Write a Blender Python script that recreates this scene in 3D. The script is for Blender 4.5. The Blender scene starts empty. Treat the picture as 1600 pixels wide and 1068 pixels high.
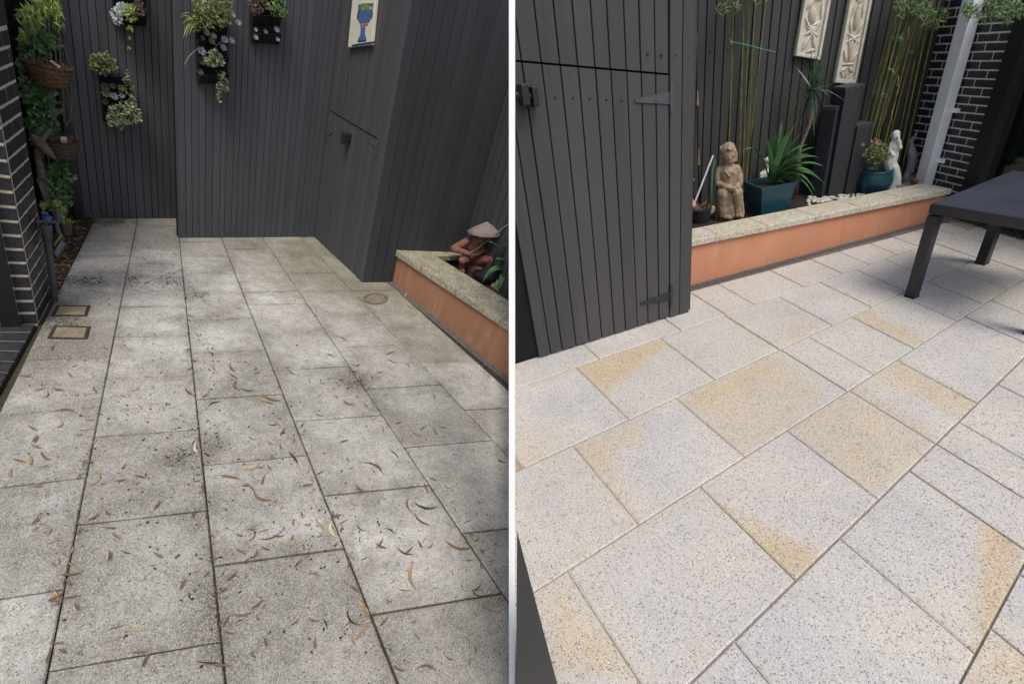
import bpy, bmesh, math, random
from mathutils import Vector, Matrix
random.seed(7)
S = bpy.context.scene
COL = S.collection
# ------------------------------------------------------------------ camera
FPX, CX, CY = 740.0, 800.0, 534.0          # focal length and centre, in pixels of a 1600 wide picture
EYE = 1.55
cam_d = bpy.data.cameras.new('camera'); cam = bpy.data.objects.new('camera', cam_d); COL.objects.link(cam)
cam_d.sensor_width = 36.0; cam_d.lens = FPX / 1600.0 * 36.0
cam_d.clip_start = 0.02; cam_d.clip_end = 900.0
PITCH = math.radians(30.0)
cam.location = (0, 0, EYE); cam.rotation_euler = (math.radians(90) - PITCH, 0, 0)
S.camera = cam
# ------------------------------------------------------------------ sky, sun, exposure
SUN_ELEV, SUN_AZ = math.radians(62), math.radians(160)      # azimuth from +Y clockwise
w = bpy.data.worlds.new('World'); S.world = w; w.use_nodes = True
nt = w.node_tree; bg = nt.nodes['Background']
sky = nt.nodes.new('ShaderNodeTexSky'); sky.sky_type = 'NISHITA'; sky.sun_disc = False
sky.sun_elevation = SUN_ELEV; sky.sun_rotation = SUN_AZ
sky.air_density = 1.0; sky.dust_density = 4.0; sky.ozone_density = 1.0
nt.links.new(sky.outputs[0], bg.inputs[0]); bg.inputs[1].default_value = 0.122
sd = bpy.data.lights.new('sun', 'SUN'); sun = bpy.data.objects.new('sun', sd); COL.objects.link(sun)
sd.energy = 1.4; sd.angle = math.radians(22); sd.color = (1.0, 0.965, 0.91)
sv = Vector((math.sin(SUN_AZ) * math.cos(SUN_ELEV), math.cos(SUN_AZ) * math.cos(SUN_ELEV), math.sin(SUN_ELEV)))
sun.rotation_euler = (-sv).to_track_quat('-Z', 'Y').to_euler(); sun.location = (0, 0, 9)
S.view_settings.view_transform = 'Standard'; S.view_settings.look = 'None'
S.view_settings.exposure = 0.40; S.view_settings.gamma = 1.0; S.view_settings.use_curve_mapping = False
S.cycles.max_bounces = 8; S.cycles.diffuse_bounces = 4

# ------------------------------------------------------------------ the two courtyards' frames
C0 = Vector((0, 0, EYE))
CX_W = Vector((1, 0, 0)); CD_W = Vector((0, -math.sin(PITCH), -math.cos(PITCH))); CF_W = Vector((0, math.cos(PITCH), -math.sin(PITCH)))
def ray(px, py):
    return CX_W * ((px - CX) / FPX) + CD_W * ((py - CY) / FPX) + CF_W
class Frame: pass
class Yard:
    """a level courtyard: local z is up from its paving, the viewer's eye is EYE above it"""
    def __init__(s, vx, vy, side):
        d = ray(vx, vy).normalized(); ez = -d
        ex = (CX_W - ez * CX_W.dot(ez)).normalized(); ey = ez.cross(ex)
        R = Matrix((ex, ey, ez)).transposed()
        s.M = Matrix.Translation(C0 - ez * EYE) @ R.to_4x4(); s.Ri = R.transposed(); s.side = side
    def dr(s, px, py): return s.Ri @ ray(px, py)
    def fl(s, px, py, z=0.0):
        r = s.dr(px, py); t = (z - EYE) / r.z
        return Vector((r.x * t, r.y * t, z))
    def wp(s, px, py, a, b, off=0.0):
        """the point a pixel shows on the upright plane through a and b (moved off metres towards the viewer)"""
        n = Vector((-(b - a).y, (b - a).x, 0)).normalized()
        if n.dot(Vector((-a.x, -a.y, 0))) < 0: n = -n
        r = s.dr(px, py); o = Vector((0, 0, EYE)); q = a + n * off
        t = (q - o).dot(n) / r.dot(n)
        return o + r * t
    def frame(s, px, py, z=0.0):
        f = Frame(); f.B = s.fl(px, py, z); f.Y = s
        f.w = Vector((f.B.x, f.B.y, 0)).normalized(); f.u = Vector((f.w.y, -f.w.x, 0))
        r = s.dr(px, py); f.m = (f.B - Vector((0, 0, EYE))).length / r.length / FPX      # metres per pixel there
        def P(qx, qy, dw=0.0):
            r = s.dr(qx, qy); o = Vector((0, 0, EYE)); t = (f.B + f.w * dw - o).dot(f.w) / r.dot(f.w)
            return o + r * t
        f.P = P
        return f
    def top(s, bx, by, tx, ty, z=0.0):
        f = s.frame(bx, by, z); return f.P(tx, ty).z
L = Yard(315, 1880, -1)
R = Yard(1047, 1735, 1)

# ------------------------------------------------------------------ mesh helpers
def lin(h):
    h = h.lstrip('#'); o = []
    for i in (0, 2, 4):
        c = int(h[i:i+2], 16) / 255.0
        o.append(c / 12.92 if c <= .04045 else ((c + .055) / 1.055) ** 2.4)
    return tuple(o)
class MB:
    def __init__(s): s.v = []; s.f = []; s.attr = {}
    def add(s, vs, fs):
        o = len(s.v); s.v += [Vector(q) for q in vs]; s.f += [tuple(i + o for i in f) for f in fs]; return s
    def hexa(s, b, t):
        """prism between two rings of the same length"""
        n = len(b)
        return s.add(list(b) + list(t), [tuple(range(n - 1, -1, -1)), tuple(range(n, 2 * n))] + [(i, (i + 1) % n, n + (i + 1) % n, n + i) for i in range(n)])
    def box(s, lo, hi):
        x0, y0, z0 = lo; x1, y1, z1 = hi
        return s.hexa([(x0, y0, z0), (x1, y0, z0), (x1, y1, z0), (x0, y1, z0)], [(x0, y0, z1), (x1, y0, z1), (x1, y1, z1), (x0, y1, z1)])
    def obox(s, c, ax, hs, ch=0.0):
        """oriented box; ax = three unit axes, hs = half sizes"""
        c = Vector(c); X, Yv, Z = [Vector(a) * h for a, h in zip(ax, hs)]
        return s.hexa([c - X - Yv - Z, c + X - Yv - Z, c + X + Yv - Z, c - X + Yv - Z], [c - X - Yv + Z, c + X - Yv + Z, c + X + Yv + Z, c - X + Yv + Z])
    def slab(s, pts, up, th, ch=0.0):
        """flat plate: outline pts is the top, th thick below, edge chamfer ch"""
        up = Vector(up).normalized(); pts = [Vector(p) for p in pts]
        if ch <= 0: return s.hexa([p - up * th for p in pts], pts)
        c = sum(pts, Vector()) / len(pts)
        ins = []
        n = len(pts)
        for i in range(n):
            e0 = (pts[i] - pts[i - 1]).normalized(); e1 = (pts[(i + 1) % n] - pts[i]).normalized()
            ins.append(pts[i] + (e1 - e0).normalized() * ch * 1.3 if (e1 - e0).length > 1e-4 else pts[i])
        a = [p - up * th for p in pts]; b = [p - up * ch for p in pts]
        return s.add(a + b + ins, [tuple(range(n - 1, -1, -1)), tuple(range(2 * n, 3 * n))] +
                     [(i, (i + 1) % n, n + (i + 1) % n, n + i) for i in range(n)] + [(n + i, n + (i + 1) % n, 2 * n + (i + 1) % n, 2 * n + i) for i in range(n)])
    def tube(s, path, rad, n=8, cap=True):
        path = [Vector(p) for p in path]; k = len(path)
        if not hasattr(rad, '__len__'): rad = [rad] * k
        rings = []; ref = None
        for i in range(k):
            t = (path[min(i + 1, k - 1)] - path[max(i - 1, 0)]).normalized()
            if ref is None: ref = t.orthogonal().normalized()
            ref = (ref - t * ref.dot(t)); ref = ref.normalized() if ref.length > 1e-6 else t.orthogonal().normalized()
            b = t.cross(ref)
            rings.append([path[i] + (ref * math.cos(2 * math.pi * j / n) + b * math.sin(2 * math.pi * j / n)) * rad[i] for j in range(n)])
        vs = [p for r in rings for p in r]
        fs = [(i * n + j, i * n + (j + 1) % n, (i + 1) * n + (j + 1) % n, (i + 1) * n + j) for i in range(k - 1) for j in range(n)]
        if cap: fs += [tuple(range(n - 1, -1, -1)), tuple((k - 1) * n + j for j in range(n))]
        return s.add(vs, fs)
    def lathe(s, c, prof, n=20, sx=1.0, sy=1.0, closed=False):
        c = Vector(c); k = len(prof)
        vs = [c + Vector((r * math.cos(2 * math.pi * j / n) * sx, r * math.sin(2 * math.pi * j / n) * sy, z)) for r, z in prof for j in range(n)]
        fs = [(i * n + j, i * n + (j + 1) % n, (i + 1) * n + (j + 1) % n, (i + 1) * n + j) for i in range(k - 1) for j in range(n)]
        if closed: fs += [((k - 1) * n + j, (k - 1) * n + (j + 1) % n, (j + 1) % n, j) for j in range(n)]
        else: fs += [tuple(range(n - 1, -1, -1)), tuple((k - 1) * n + j for j in range(n))]
        return s.add(vs, fs)
    def ell(s, c, r, ax=None, nu=14, nv=9):
        c = Vector(c)
        if not hasattr(r, '__len__'): r = (r, r, r)
        ax = [Vector(a) for a in (ax or ((1, 0, 0), (0, 1, 0), (0, 0, 1)))]
        vs = []
        for i in range(1, nv):
            th = math.pi * i / nv
            for j in range(nu):
                ph = 2 * math.pi * j / nu
                vs.append(c + ax[0] * (r[0] * math.sin(th) * math.cos(ph)) + ax[1] * (r[1] * math.sin(th) * math.sin(ph)) + ax[2] * (r[2] * math.cos(th)))
        t = len(vs); vs += [c + ax[2] * r[2], c - ax[2] * r[2]]
        fs = [(i * nu + j, (i + 1) * nu + j, (i + 1) * nu + (j + 1) % nu, i * nu + (j + 1) % nu) for i in range(nv - 2) for j in range(nu)]
        fs += [(t, j, (j + 1) % nu) for j in range(nu)] + [(t + 1, (nv - 2) * nu + (j + 1) % nu, (nv - 2) * nu + j) for j in range(nu)]
        return s.add(vs, fs)
    def limb(s, path, rad, n=10):
        """rounded limb for the remeshed figures"""
        for p, r in zip(path, rad): s.ell(p, r, nu=10, nv=7)
        return s.tube(path, [r * .98 for r in rad], n)
    def leaf(s, p, d, nrm, ln, wd, fold=.25, bend=0.0):
        """small folded leaf"""
        d = d.normalized(); sd_ = d.cross(nrm)
        if sd_.length < 1e-5: sd_ = d.orthogonal()
        sd_.normalize(); up = sd_.cross(d)
        m = p + d * ln * .45 + up * bend * ln * .2
        return s.add([p, m + sd_ * wd * .5 + up * fold * wd, m, m - sd_ * wd * .5 + up * fold * wd, p + d * ln - up * bend * ln * .3], [(0, 2, 1), (0, 3, 2), (1, 2, 4), (2, 3, 4)])
    def strap(s, pts, wd, fold=.25, prof=None, up=Vector((0, 0, 1))):
        """long strap leaf along a path, folded on its midrib"""
        k = len(pts); vs = []
        for i, p in enumerate(pts):
            t = (pts[min(i + 1, k - 1)] - pts[max(i - 1, 0)]).normalized()
            sd_ = t.cross(up)
            if sd_.length < .15: sd_ = t.cross(Vector((.6, .8, 0)))
            sd_.normalize(); nn = sd_.cross(t).normalized()
            x = i / (k - 1)
            wv = wd * (prof(x) if prof else (.45 + .55 * math.sin(min(1, x * 1.6) * math.pi / 2)) * (1 - x ** 3) + .01)
            vs += [p + sd_ * wv * .5 + nn * wv * fold, p, p - sd_ * wv * .5 + nn * wv * fold]
        fs = []
        for i in range(k - 1):
            a = i * 3; fs += [(a, a + 1, a + 4, a + 3), (a + 1, a + 2, a + 5, a + 4)]
        return s.add(vs, fs)

BASE = {}
def setp(o, label=None, cat=None, group=None, kind=None):
    for k, v in (('label', label), ('category', cat), ('group', group), ('kind', kind)):
        if v: o[k] = v
    return o
def thing(name, label, cat, Y, base, group=None):
    o = bpy.data.objects.new(name, None); COL.objects.link(o); o.empty_display_size = .05
    o.matrix_world = Y.M @ Matrix.Translation(base); BASE[o.name] = (Y, Vector(base))
    return setp(o, label, cat, group)
def cut(me, Mw, side):
    """end a mesh at the added white gutter strip between the two courtyards"""
    bm = bmesh.new(); bm.from_mesh(me)
    inv = Mw.inverted(); co = inv @ Vector((side * .0105, 0, 0)); no = (inv.to_3x3() @ Vector((-side, 0, 0))).normalized()
    r = bmesh.ops.bisect_plane(bm, geom=bm.verts[:] + bm.edges[:] + bm.faces[:], plane_co=co, plane_no=no, clear_outer=True, dist=1e-6)
    ed = [e for e in r['geom_cut'] if isinstance(e, bmesh.types.BMEdge) and e.is_valid]
    if ed: bmesh.ops.holes_fill(bm, edges=[e for e in ed if e.is_boundary], sides=0)
    bm.to_mesh(me); bm.free()
def build(mb, name, mat, parent=None, Y=None, base=None, smooth=False, clip=False, kind=None, recalc=True, mods=()):
    """link the collected shape as one mesh object; its points are in the courtyard's own coordinates"""
    if parent is not None: Y, b = BASE[parent.name]
    else: b = Vector(base) if base is not None else Vector((0, 0, 0))
    me = bpy.data.meshes.new(name); me.from_pydata([tuple(v - b) for v in mb.v], [], mb.f)
    for k, vals in mb.attr.items():
        a = me.attributes.new(k, 'FLOAT', 'POINT'); a.data.foreach_set('value', vals)
    if recalc:
        bm = bmesh.new(); bm.from_mesh(me); bmesh.ops.recalc_face_normals(bm, faces=bm.faces[:]); bm.to_mesh(me); bm.free()
    Mw = Y.M @ Matrix.Translation(b)
    if clip:
        cut(me, Mw, Y.side)
        if len(me.vertices) == 0: bpy.data.meshes.remove(me); return None
    if smooth: me.polygons.foreach_set('use_smooth', [True] * len(me.polygons))
    me.materials.append(mat)
    o = bpy.data.objects.new(name, me); COL.objects.link(o)
    if parent is not None: o.parent = parent
    else: o.matrix_world = Mw
    BASE[o.name] = (Y, b)
    if kind: o['kind'] = kind
    for m in mods: m(o)
    return o
def remesh(vox, it=2):
    def f(o):
        m = o.modifiers.new('skin', 'REMESH'); m.mode = 'VOXEL'; m.voxel_size = vox; m.use_smooth_shade = True
        if it:
            q = o.modifiers.new('soft', 'SMOOTH'); q.iterations = it; q.factor = .5
    return f
def bevel(wd, seg=2):
    def f(o):
        m = o.modifiers.new('edge', 'BEVEL'); m.width = wd; m.segments = seg; m.limit_method = 'ANGLE'; m.angle_limit = .6
    return f
def bez(p0, p1, p2, n=7):
    return [p0 * (1 - t) ** 2 + p1 * 2 * t * (1 - t) + p2 * t * t for t in [i / (n - 1) for i in range(n)]]
def rnd(a, b): return random.uniform(a, b)
def rvec(): 
    while True:
        v = Vector((rnd(-1, 1), rnd(-1, 1), rnd(-1, 1)))
        if .05 < v.length < 1: return v.normalized()

# ------------------------------------------------------------------ materials
class NT:
    def __init__(s, name):
        s.m = bpy.data.materials.new(name); s.m.use_nodes = True; s.t = s.m.node_tree
        s.b = s.t.nodes['Principled BSDF']
    def n(s, typ, **kw):
        q = s.t.nodes.new(typ)
        for k, v in kw.items():
            if k.startswith('i_'): q.inputs[k[2:].replace('_', ' ')].default_value = v
            else: setattr(q, k, v)
        return q
    def l(s, a, b): s.t.links.new(a, b)
    def coord(s, scale=(1, 1, 1), out='Object'):
        tc = s.n('ShaderNodeTexCoord'); mp = s.n('ShaderNodeMapping'); mp.inputs['Scale'].default_value = scale
        s.l(tc.outputs[out], mp.inputs[0]); return mp.outputs[0]
    def noise(s, vec, scale, detail=3, rough=.55):
        q = s.n('ShaderNodeTexNoise', i_Scale=scale, i_Detail=detail, i_Roughness=rough); s.l(vec, q.inputs['Vector']); return q.outputs[0]
    def vor(s, vec, scale, feat='F1', out='Distance', rand=1.0):
        q = s.n('ShaderNodeTexVoronoi', feature=feat, i_Scale=scale, i_Randomness=rand); s.l(vec, q.inputs['Vector']); return q.outputs[out]
    def ramp(s, fac, stops):
        q = s.n('ShaderNodeValToRGB'); el = q.color_ramp.elements
        while len(el) < len(stops): el.new(.5)
        for e, (p, c) in zip(el, stops):
            e.position = p; e.color = (c if hasattr(c, '__len__') else (c, c, c)) + ((1,) if not hasattr(c, '__len__') or len(c) == 3 else ())
        s.l(fac, q.inputs[0]); return q.outputs[0]
    def mix(s, fac, a, b, mode='MIX'):
        q = s.n('ShaderNodeMix', data_type='RGBA', blend_type=mode)
        for sock, v in ((q.inputs[0], fac), (q.inputs[6], a), (q.inputs[7], b)):
            if hasattr(v, 'is_output'): s.l(v, sock)
            elif hasattr(v, '__len__'): sock.default_value = tuple(v[:3]) + (1,)
            else: sock.default_value = v if sock is q.inputs[0] else (v, v, v, 1)
        return q.outputs[2]
    def math(s, op, a, b=0.0):
        q = s.n('ShaderNodeMath', operation=op)
        for sock, v in ((q.inputs[0], a), (q.inputs[1], b)):
            if hasattr(v, 'is_output'): s.l(v, sock)
            else: sock.default_value = v
        q.use_clamp = op in ('MULTIPLY', 'ADD', 'SUBTRACT') and False
        return q.outputs[0]
    def attr(s, name):
        q = s.n('ShaderNodeAttribute', attribute_name=name); return q.outputs['Fac']
    def rand(s): return s.n('ShaderNodeObjectInfo').outputs['Random']
    def bump(s, h, strength=.3, dist=.002):
        q = s.n('ShaderNodeBump'); q.inputs['Strength'].default_value = strength; q.inputs['Distance'].default_value = dist
        s.l(h, q.inputs['Height']); s.l(q.outputs[0], s.b.inputs['Normal'])
    def done(s, col, rough=.8, spec=.35, **kw):
        for sock, v in ((s.b.inputs['Base Color'], col), (s.b.inputs['Roughness'], rough)):
            if hasattr(v, 'is_output'): s.l(v, sock)
            elif hasattr(v, '__len__'): sock.default_value = tuple(v[:3]) + (1,)
            else: sock.default_value = v
        s.b.inputs['Specular IOR Level'].default_value = spec
        for k, v in kw.items(): s.b.inputs[k.replace('_', ' ')].default_value = v
        return s.m
def scl(c, k): return tuple(min(1, x * k) for x in c)
def simple(name, c, rough=.7, var=.35, scale=30, spec=.35, bump=.25, c2=None, **kw):
    n = NT(name); v = n.coord(); f = n.noise(v, scale, 4)
    col = n.mix(n.ramp(f, [(.3, 0.0), (.7, 1.0)]), scl(c, 1 - var), c2 or scl(c, 1 + var))
    r = n.mix(n.math('MULTIPLY', n.rand(), .35), col, scl(c, .7))
    if bump: n.bump(n.noise(v, scale * 5, 3), bump, .003)
    return n.done(r, rough, spec, **kw)
def leafmat(name, c, c2, rough=.42, trans=.12, spec=.4):
    n = NT(name); v = n.coord(); f = n.noise(v, 22, 3); g = n.noise(v, 160, 2)
    col = n.mix(n.ramp(f, [(.33, 0.0), (.67, 1.0)]), c, c2)
    col = n.mix(n.ramp(g, [(.35, 0.0), (.8, .5)]), col, scl(c2, 1.25))
    n.bump(g, .12, .002)
    m = n.done(col, rough, spec)
    tr = n.n('ShaderNodeBsdfTranslucent'); n.l(col, tr.inputs[0])
    ms = n.n('ShaderNodeMixShader'); ms.inputs[0].default_value = trans
    out = n.t.nodes['Material Output']; n.l(n.b.outputs[0], ms.inputs[1]); n.l(tr.outputs[0], ms.inputs[2]); n.l(ms.outputs[0], out.inputs[0])
    return m
def paint_board(name, c, streak=.25):
    """charcoal painted board: fine upright grain, weathered streaks, each board a touch different"""
    n = NT(name); v = n.coord((60, 60, 1.6)); g = n.noise(v, 1.0, 5, .65)
    v2 = n.coord((7, 7, .5)); st = n.noise(v2, 1.0, 3)
    v3 = n.coord(); bl = n.noise(v3, 2.2, 4)
    col = n.mix(n.ramp(g, [(.3, 0.0), (.72, 1.0)]), scl(c, .82), scl(c, 1.16))
    col = n.mix(n.ramp(st, [(.5, 0.0), (.75, streak)]), col, scl((c[0] * 1.05, c[1], c[2] * .95), 1.7))
    col = n.mix(n.ramp(bl, [(.45, 0.0), (.8, .35)]), col, scl(c, .62))
    col = n.mix(n.math('MULTIPLY', n.rand(), .6), col, scl(c, 1.35))
    n.bump(g, .22, .002)
    return n.done(col, n.ramp(bl, [(.3, .5), (.7, .68)]), .35)
def paver_mat(name, after):
    n = NT(name); v = n.coord()
    big = n.noise(v, 2.3, 5, .6); med = n.noise(v, 9, 5, .65); fine = n.noise(v, 600, 2)
    def speck(scale):
        q = n.n('ShaderNodeTexVoronoi', feature='F1', i_Scale=scale); n.l(v, q.inputs['Vector'])
        sp_ = n.n('ShaderNodeSeparateColor'); n.l(q.outputs['Color'], sp_.inputs[0]); return q, sp_.outputs[0], sp_.outputs[1]
    va, a1, a2 = speck(470.0 if after else 430.0); vb, b1, b2 = speck(240.0 if after else 250.0)
    wob = n.noise(v, 55, 4, .7); rag = n.math('ADD', n.math('MULTIPLY', n.math('SUBTRACT', med, .5), .7), n.math('MULTIPLY', n.math('SUBTRACT', wob, .5), .8))
    if after:
        base = n.mix(n.ramp(big, [(.35, 0.0), (.65, 1.0)]), lin('#b4b4b7'), lin('#cac6be'))
        base = n.mix(n.math('MULTIPLY', n.rand(), .4), base, lin('#bdb6aa'))
        warm = n.ramp(n.noise(v, 1.1, 3), [(.5, 0.0), (.75, .28)]); base = n.mix(warm, base, lin('#c6b697'))
        tan = n.mix(n.ramp(med, [(.3, 0.0), (.7, 1.0)]), lin('#b89f75'), lin('#c4b494'))
        tf = n.math('ADD', n.attr('tan'), rag)
        base = n.mix(n.ramp(tf, [(.15, 0.0), (.78, 1.0)]), base, tan)
        col = n.mix(n.ramp(a1, [(.60, 0.0), (.61, .45)]), base, lin('#86827e'))
        col = n.mix(n.ramp(a2, [(.72, 0.0), (.73, .5)]), col, lin('#e6e1d7'))
        col = n.mix(n.ramp(b1, [(.92, 0.0), (.925, .6)]), col, lin('#4a4541'))
        col = n.mix(n.ramp(b2, [(.88, 0.0), (.89, .28)]), col, lin('#b59a70'))
        ed_ = n.math('MULTIPLY', n.attr('edge'), n.ramp(n.noise(v, 9, 6, .75), [(.42, 0.0), (.68, .3)])); col = n.mix(ed_, col, lin('#a59374'))
        sm_ = n.ramp(n.noise(v, 5, 6, .7), [(.55, 0.0), (.8, .3)]); col = n.mix(sm_, col, lin('#8d877f'))
        n.bump(n.math('ADD', va.outputs['Distance'], fine), .22, .0014)
        return n.done(col, n.ramp(big, [(.3, .55), (.7, .72)]), .35)
    base = n.mix(n.ramp(big, [(.36, 0.0), (.64, 1.0)]), lin('#9f9e98'), lin('#cccbc4'))
    base = n.mix(n.ramp(med, [(.35, 0.0), (.72, .5)]), base, lin('#aba38f'))
    rd = n.rand(); base = n.mix(n.ramp(rd, [(0.0, .42), (.45, 0.0)]), base, lin('#7d7970')); base = n.mix(n.ramp(rd, [(.55, 0.0), (1.0, .35)]), base, lin('#d2d0c8'))
    pale = n.math('MULTIPLY', n.attr('pale'), n.ramp(n.noise(v, 8, 5, .7), [(.3, 0.0), (.62, 1.0)])); base = n.mix(pale, base, lin('#dcdbd6'))
    moss = n.math('MULTIPLY', n.attr('moss'), n.math('ADD', n.math('MULTIPLY', med, 1.4), -.05)); base = n.mix(moss, base, lin('#74744f'))
    st = n.math('MULTIPLY', n.attr('stain'), n.ramp(n.math('ADD', n.noise(v, 12, 6, .75), n.math('MULTIPLY', n.attr('stain'), .15)), [(.36, .1), (.66, 1.0)])); base = n.mix(st, base, lin('#3a342d'))
    ed_ = n.math('MULTIPLY', n.attr('edge'), n.ramp(n.noise(v, 7, 6, .75), [(.38, 0.0), (.62, .85)])); base = n.mix(ed_, base, lin('#4d473a'))
    grime = n.ramp(n.noise(v, 20, 7, .8), [(.47, 0.0), (.70, .6)]); base = n.mix(grime, base, lin('#5b554b'))
    gr2 = n.ramp(n.noise(v, 3.6, 6, .7), [(.45, 0.0), (.69, .62)]); base = n.mix(gr2, base, lin('#67645a'))
    col = n.mix(n.ramp(a1, [(.60, 0.0), (.61, .42)]), base, lin('#6d6962'))
    col = n.mix(n.ramp(a2, [(.72, 0.0), (.73, .42)]), col, lin('#d3cfc5'))
    col = n.mix(n.ramp(b1, [(.93, 0.0), (.935, .5)]), col, lin('#403b35'))
    col = n.mix(n.ramp(b2, [(.92, 0.0), (.93, .22)]), col, lin('#97795a'))
    n.bump(n.math('ADD', va.outputs['Distance'], fine), .35, .0018)
    return n.done(col, n.ramp(big, [(.3, .7), (.7, .85)]), .25)
M = {}
M['paver_dirty'] = paver_mat('dirty granite', False)
M['paver_clean'] = paver_mat('clean granite', True)
M['joint_dark'] = simple('dark grout', lin('#3f3a2c'), .95, .4, 60)
M['joint_clean'] = simple('clean grout', lin('#a09482'), .95, .3, 60)
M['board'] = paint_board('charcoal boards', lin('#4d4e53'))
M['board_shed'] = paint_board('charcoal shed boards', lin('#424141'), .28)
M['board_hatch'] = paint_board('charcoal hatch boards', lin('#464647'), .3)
M['board_shade'] = paint_board('shaded charcoal boards', lin('#393a3d'))  # darker copy of the charcoal: shade around the planter put into the colour
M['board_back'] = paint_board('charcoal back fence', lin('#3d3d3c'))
M['gap'] = simple('dark gap', (.006, .006, .007), .9, .2, 20)
M['brick'] = simple('black brick', lin('#313135'), .4, .45, 55, .5, .3)
M['mortar'] = simple('cream mortar', lin('#d0c6ae'), .95, .25, 120)
M['mortar_grey'] = simple('pale mortar', lin('#d2cdc4'), .95, .25, 120)
M['soil'] = simple('dark soil', lin('#2e2620'), .95, .6, 40, bump=.8)
M['soil_bed'] = simple('bark soil', lin('#40332a'), .95, .6, 40, bump=.8)
M['white'] = simple('gutter white', (.80, .80, .79), .7, .03, 8, bump=.05)
M['dark_metal'] = simple('dark metal', lin('#26272a'), .45, .3, 40, .5)
M['grey_metal'] = simple('galvanised grey', lin('#4c4d53'), .5, .3, 40, .5)
M['black_frame'] = simple('black frame', lin('#1d1e21'), .42, .25, 30, .5)
n = NT('window glass'); M['glass'] = n.done(lin('#0b0d0f'), .06, .6)
n = NT('earth'); v = n.coord(); M['ground'] = n.done(n.mix(n.noise(v, .6, 5), lin('#4a4438'), lin('#6a6352')), .95, .2)
def render_mat(name, c):
    n = NT(name); v = n.coord(); a = n.noise(v, 3.0, 4); f = n.noise(v, 140, 3)
    sc = n.noise(n.coord((8, 8, 2)), 1.2, 5, .7)
    col = n.mix(n.ramp(a, [(.3, 0.0), (.7, 1.0)]), scl(c, .88), scl(c, 1.08))
    col = n.mix(n.ramp(sc, [(.55, 0.0), (.75, .3)]), col, lin('#cdb6a4'))
    dk_ = n.noise(n.coord((14, 14, 1.5)), 1.0, 5, .7); col = n.mix(n.ramp(dk_, [(.52, 0.0), (.75, .28)]), col, scl(c, .5))
    pt_ = n.noise(v, 24, 6, .75); col = n.mix(n.ramp(pt_, [(.55, 0.0), (.8, .3)]), col, scl(c, .62))
    n.bump(n.math('ADD', f, n.noise(v, 30, 4)), .4, .003)
    return n.done(col, .78, .25)
M['render_before'] = render_mat('terracotta render', lin('#9a7055'))
M['render_after'] = render_mat('washed terracotta render', lin('#c1896b'))
def coping_mat(name, c, c2, moss):
    n = NT(name); v = n.coord(); vo = n.n('ShaderNodeTexVoronoi', feature='F1', i_Scale=140.0); n.l(v, vo.inputs['Vector'])
    sep = n.n('ShaderNodeSeparateColor'); n.l(vo.outputs['Color'], sep.inputs[0])
    a = n.noise(v, 6, 5, .65)
    col = n.mix(n.ramp(a, [(.35, 0.0), (.65, 1.0)]), c, c2)
    col = n.mix(n.ramp(sep.outputs[0], [(.66, 0.0), (.67, .5)]), col, scl(c, .5))
    col = n.mix(n.ramp(sep.outputs[1], [(.75, 0.0), (.76, .45)]), col, (.75, .72, .66))
    if moss: col = n.mix(n.ramp(n.noise(v, 11, 5, .7), [(.45, 0.0), (.7, .65)]), col, lin('#6b6742'))
    n.bump(vo.outputs['Distance'], .3, .002)
    return n.done(col, .75, .3)
M['coping_before'] = coping_mat('mossy granite coping', lin('#968f76'), lin('#a8a392'), True)
M['coping_after'] = coping_mat('granite coping', lin('#b3a888'), lin('#bdb9b3'), False)
M['leaf_dark'] = leafmat('glossy dark leaf', lin('#426b40'), lin('#7d9d6c'), .3)
M['leaf_mid'] = leafmat('mid green leaf', lin('#3c5c34'), lin('#6d8a4e'))
M['leaf_lime'] = leafmat('lime leaf', lin('#5d7d35'), lin('#a3b765'))
M['leaf_olive'] = leafmat('olive leaf', lin('#4c5b32'), lin('#7f8853'))
M['leaf_varieg'] = leafmat('variegated leaf', lin('#566e48'), lin('#b3bd93'))
M['leaf_strap'] = leafmat('strap leaf', lin('#2e5432'), lin('#5b8a50'), .35)
M['leaf_drac'] = leafmat('dracaena leaf', lin('#1f3a2a'), lin('#486a45'), .38)
M['leaf_brown'] = leafmat('dry leaf', lin('#5a4534'), lin('#8c765a'), .7)
M['succ_pale'] = leafmat('pale succulent', lin('#8f9a9a'), lin('#c4cbcb'), .6, .05)
M['succ_blue'] = leafmat('blue succulent', lin('#8c9298'), lin('#b6bcc2'), .6, .05)
M['succ_green'] = leafmat('green succulent', lin('#5b7050'), lin('#93a17c'), .55, .05)
M['succ_brown'] = leafmat('bronze succulent', lin('#5a4c3f'), lin('#877763'), .6, .05)
M['succ_red'] = leafmat('red succulent', lin('#4d3b38'), lin('#6b5650'), .6, .05)
M['bark'] = simple('grey bark', lin('#7d7264'), .9, .4, 60, bump=.6)
M['twig'] = simple('pale twig', lin('#8b7f7b'), .9, .3, 60)
M['coir'] = simple('coir fibre', lin('#6f5138'), .95, .55, 70, bump=.9)
M['nest'] = simple('dry fern fibre', lin('#5d4a38'), .95, .6, 80, bump=.9)
M['wire'] = simple('wire', lin('#6d6f6c'), .6, .2, 30)
M['driftwood'] = simple('weathered driftwood', lin('#6f675c'), .9, .4, 45, bump=.7)
M['felt'] = simple('black felt', lin('#1b1c20'), .95, .3, 90)
M['pvc'] = simple('dark grey pipe', lin('#4c4e52'), .5, .2, 20)
M['teal'] = simple('teal glaze', lin('#1e4652'), .35, .22, 7, .5, .05)
M['terracotta'] = simple('brown statue clay', lin('#7a5044'), .7, .4, 60, bump=.5, c2=lin('#a3705f'))
M['pink_clay'] = simple('pink clay', lin('#b48a7e'), .7, .25, 60)
M['hat'] = simple('grey straw hat', lin('#857a72'), .85, .3, 60, bump=.6)
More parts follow.
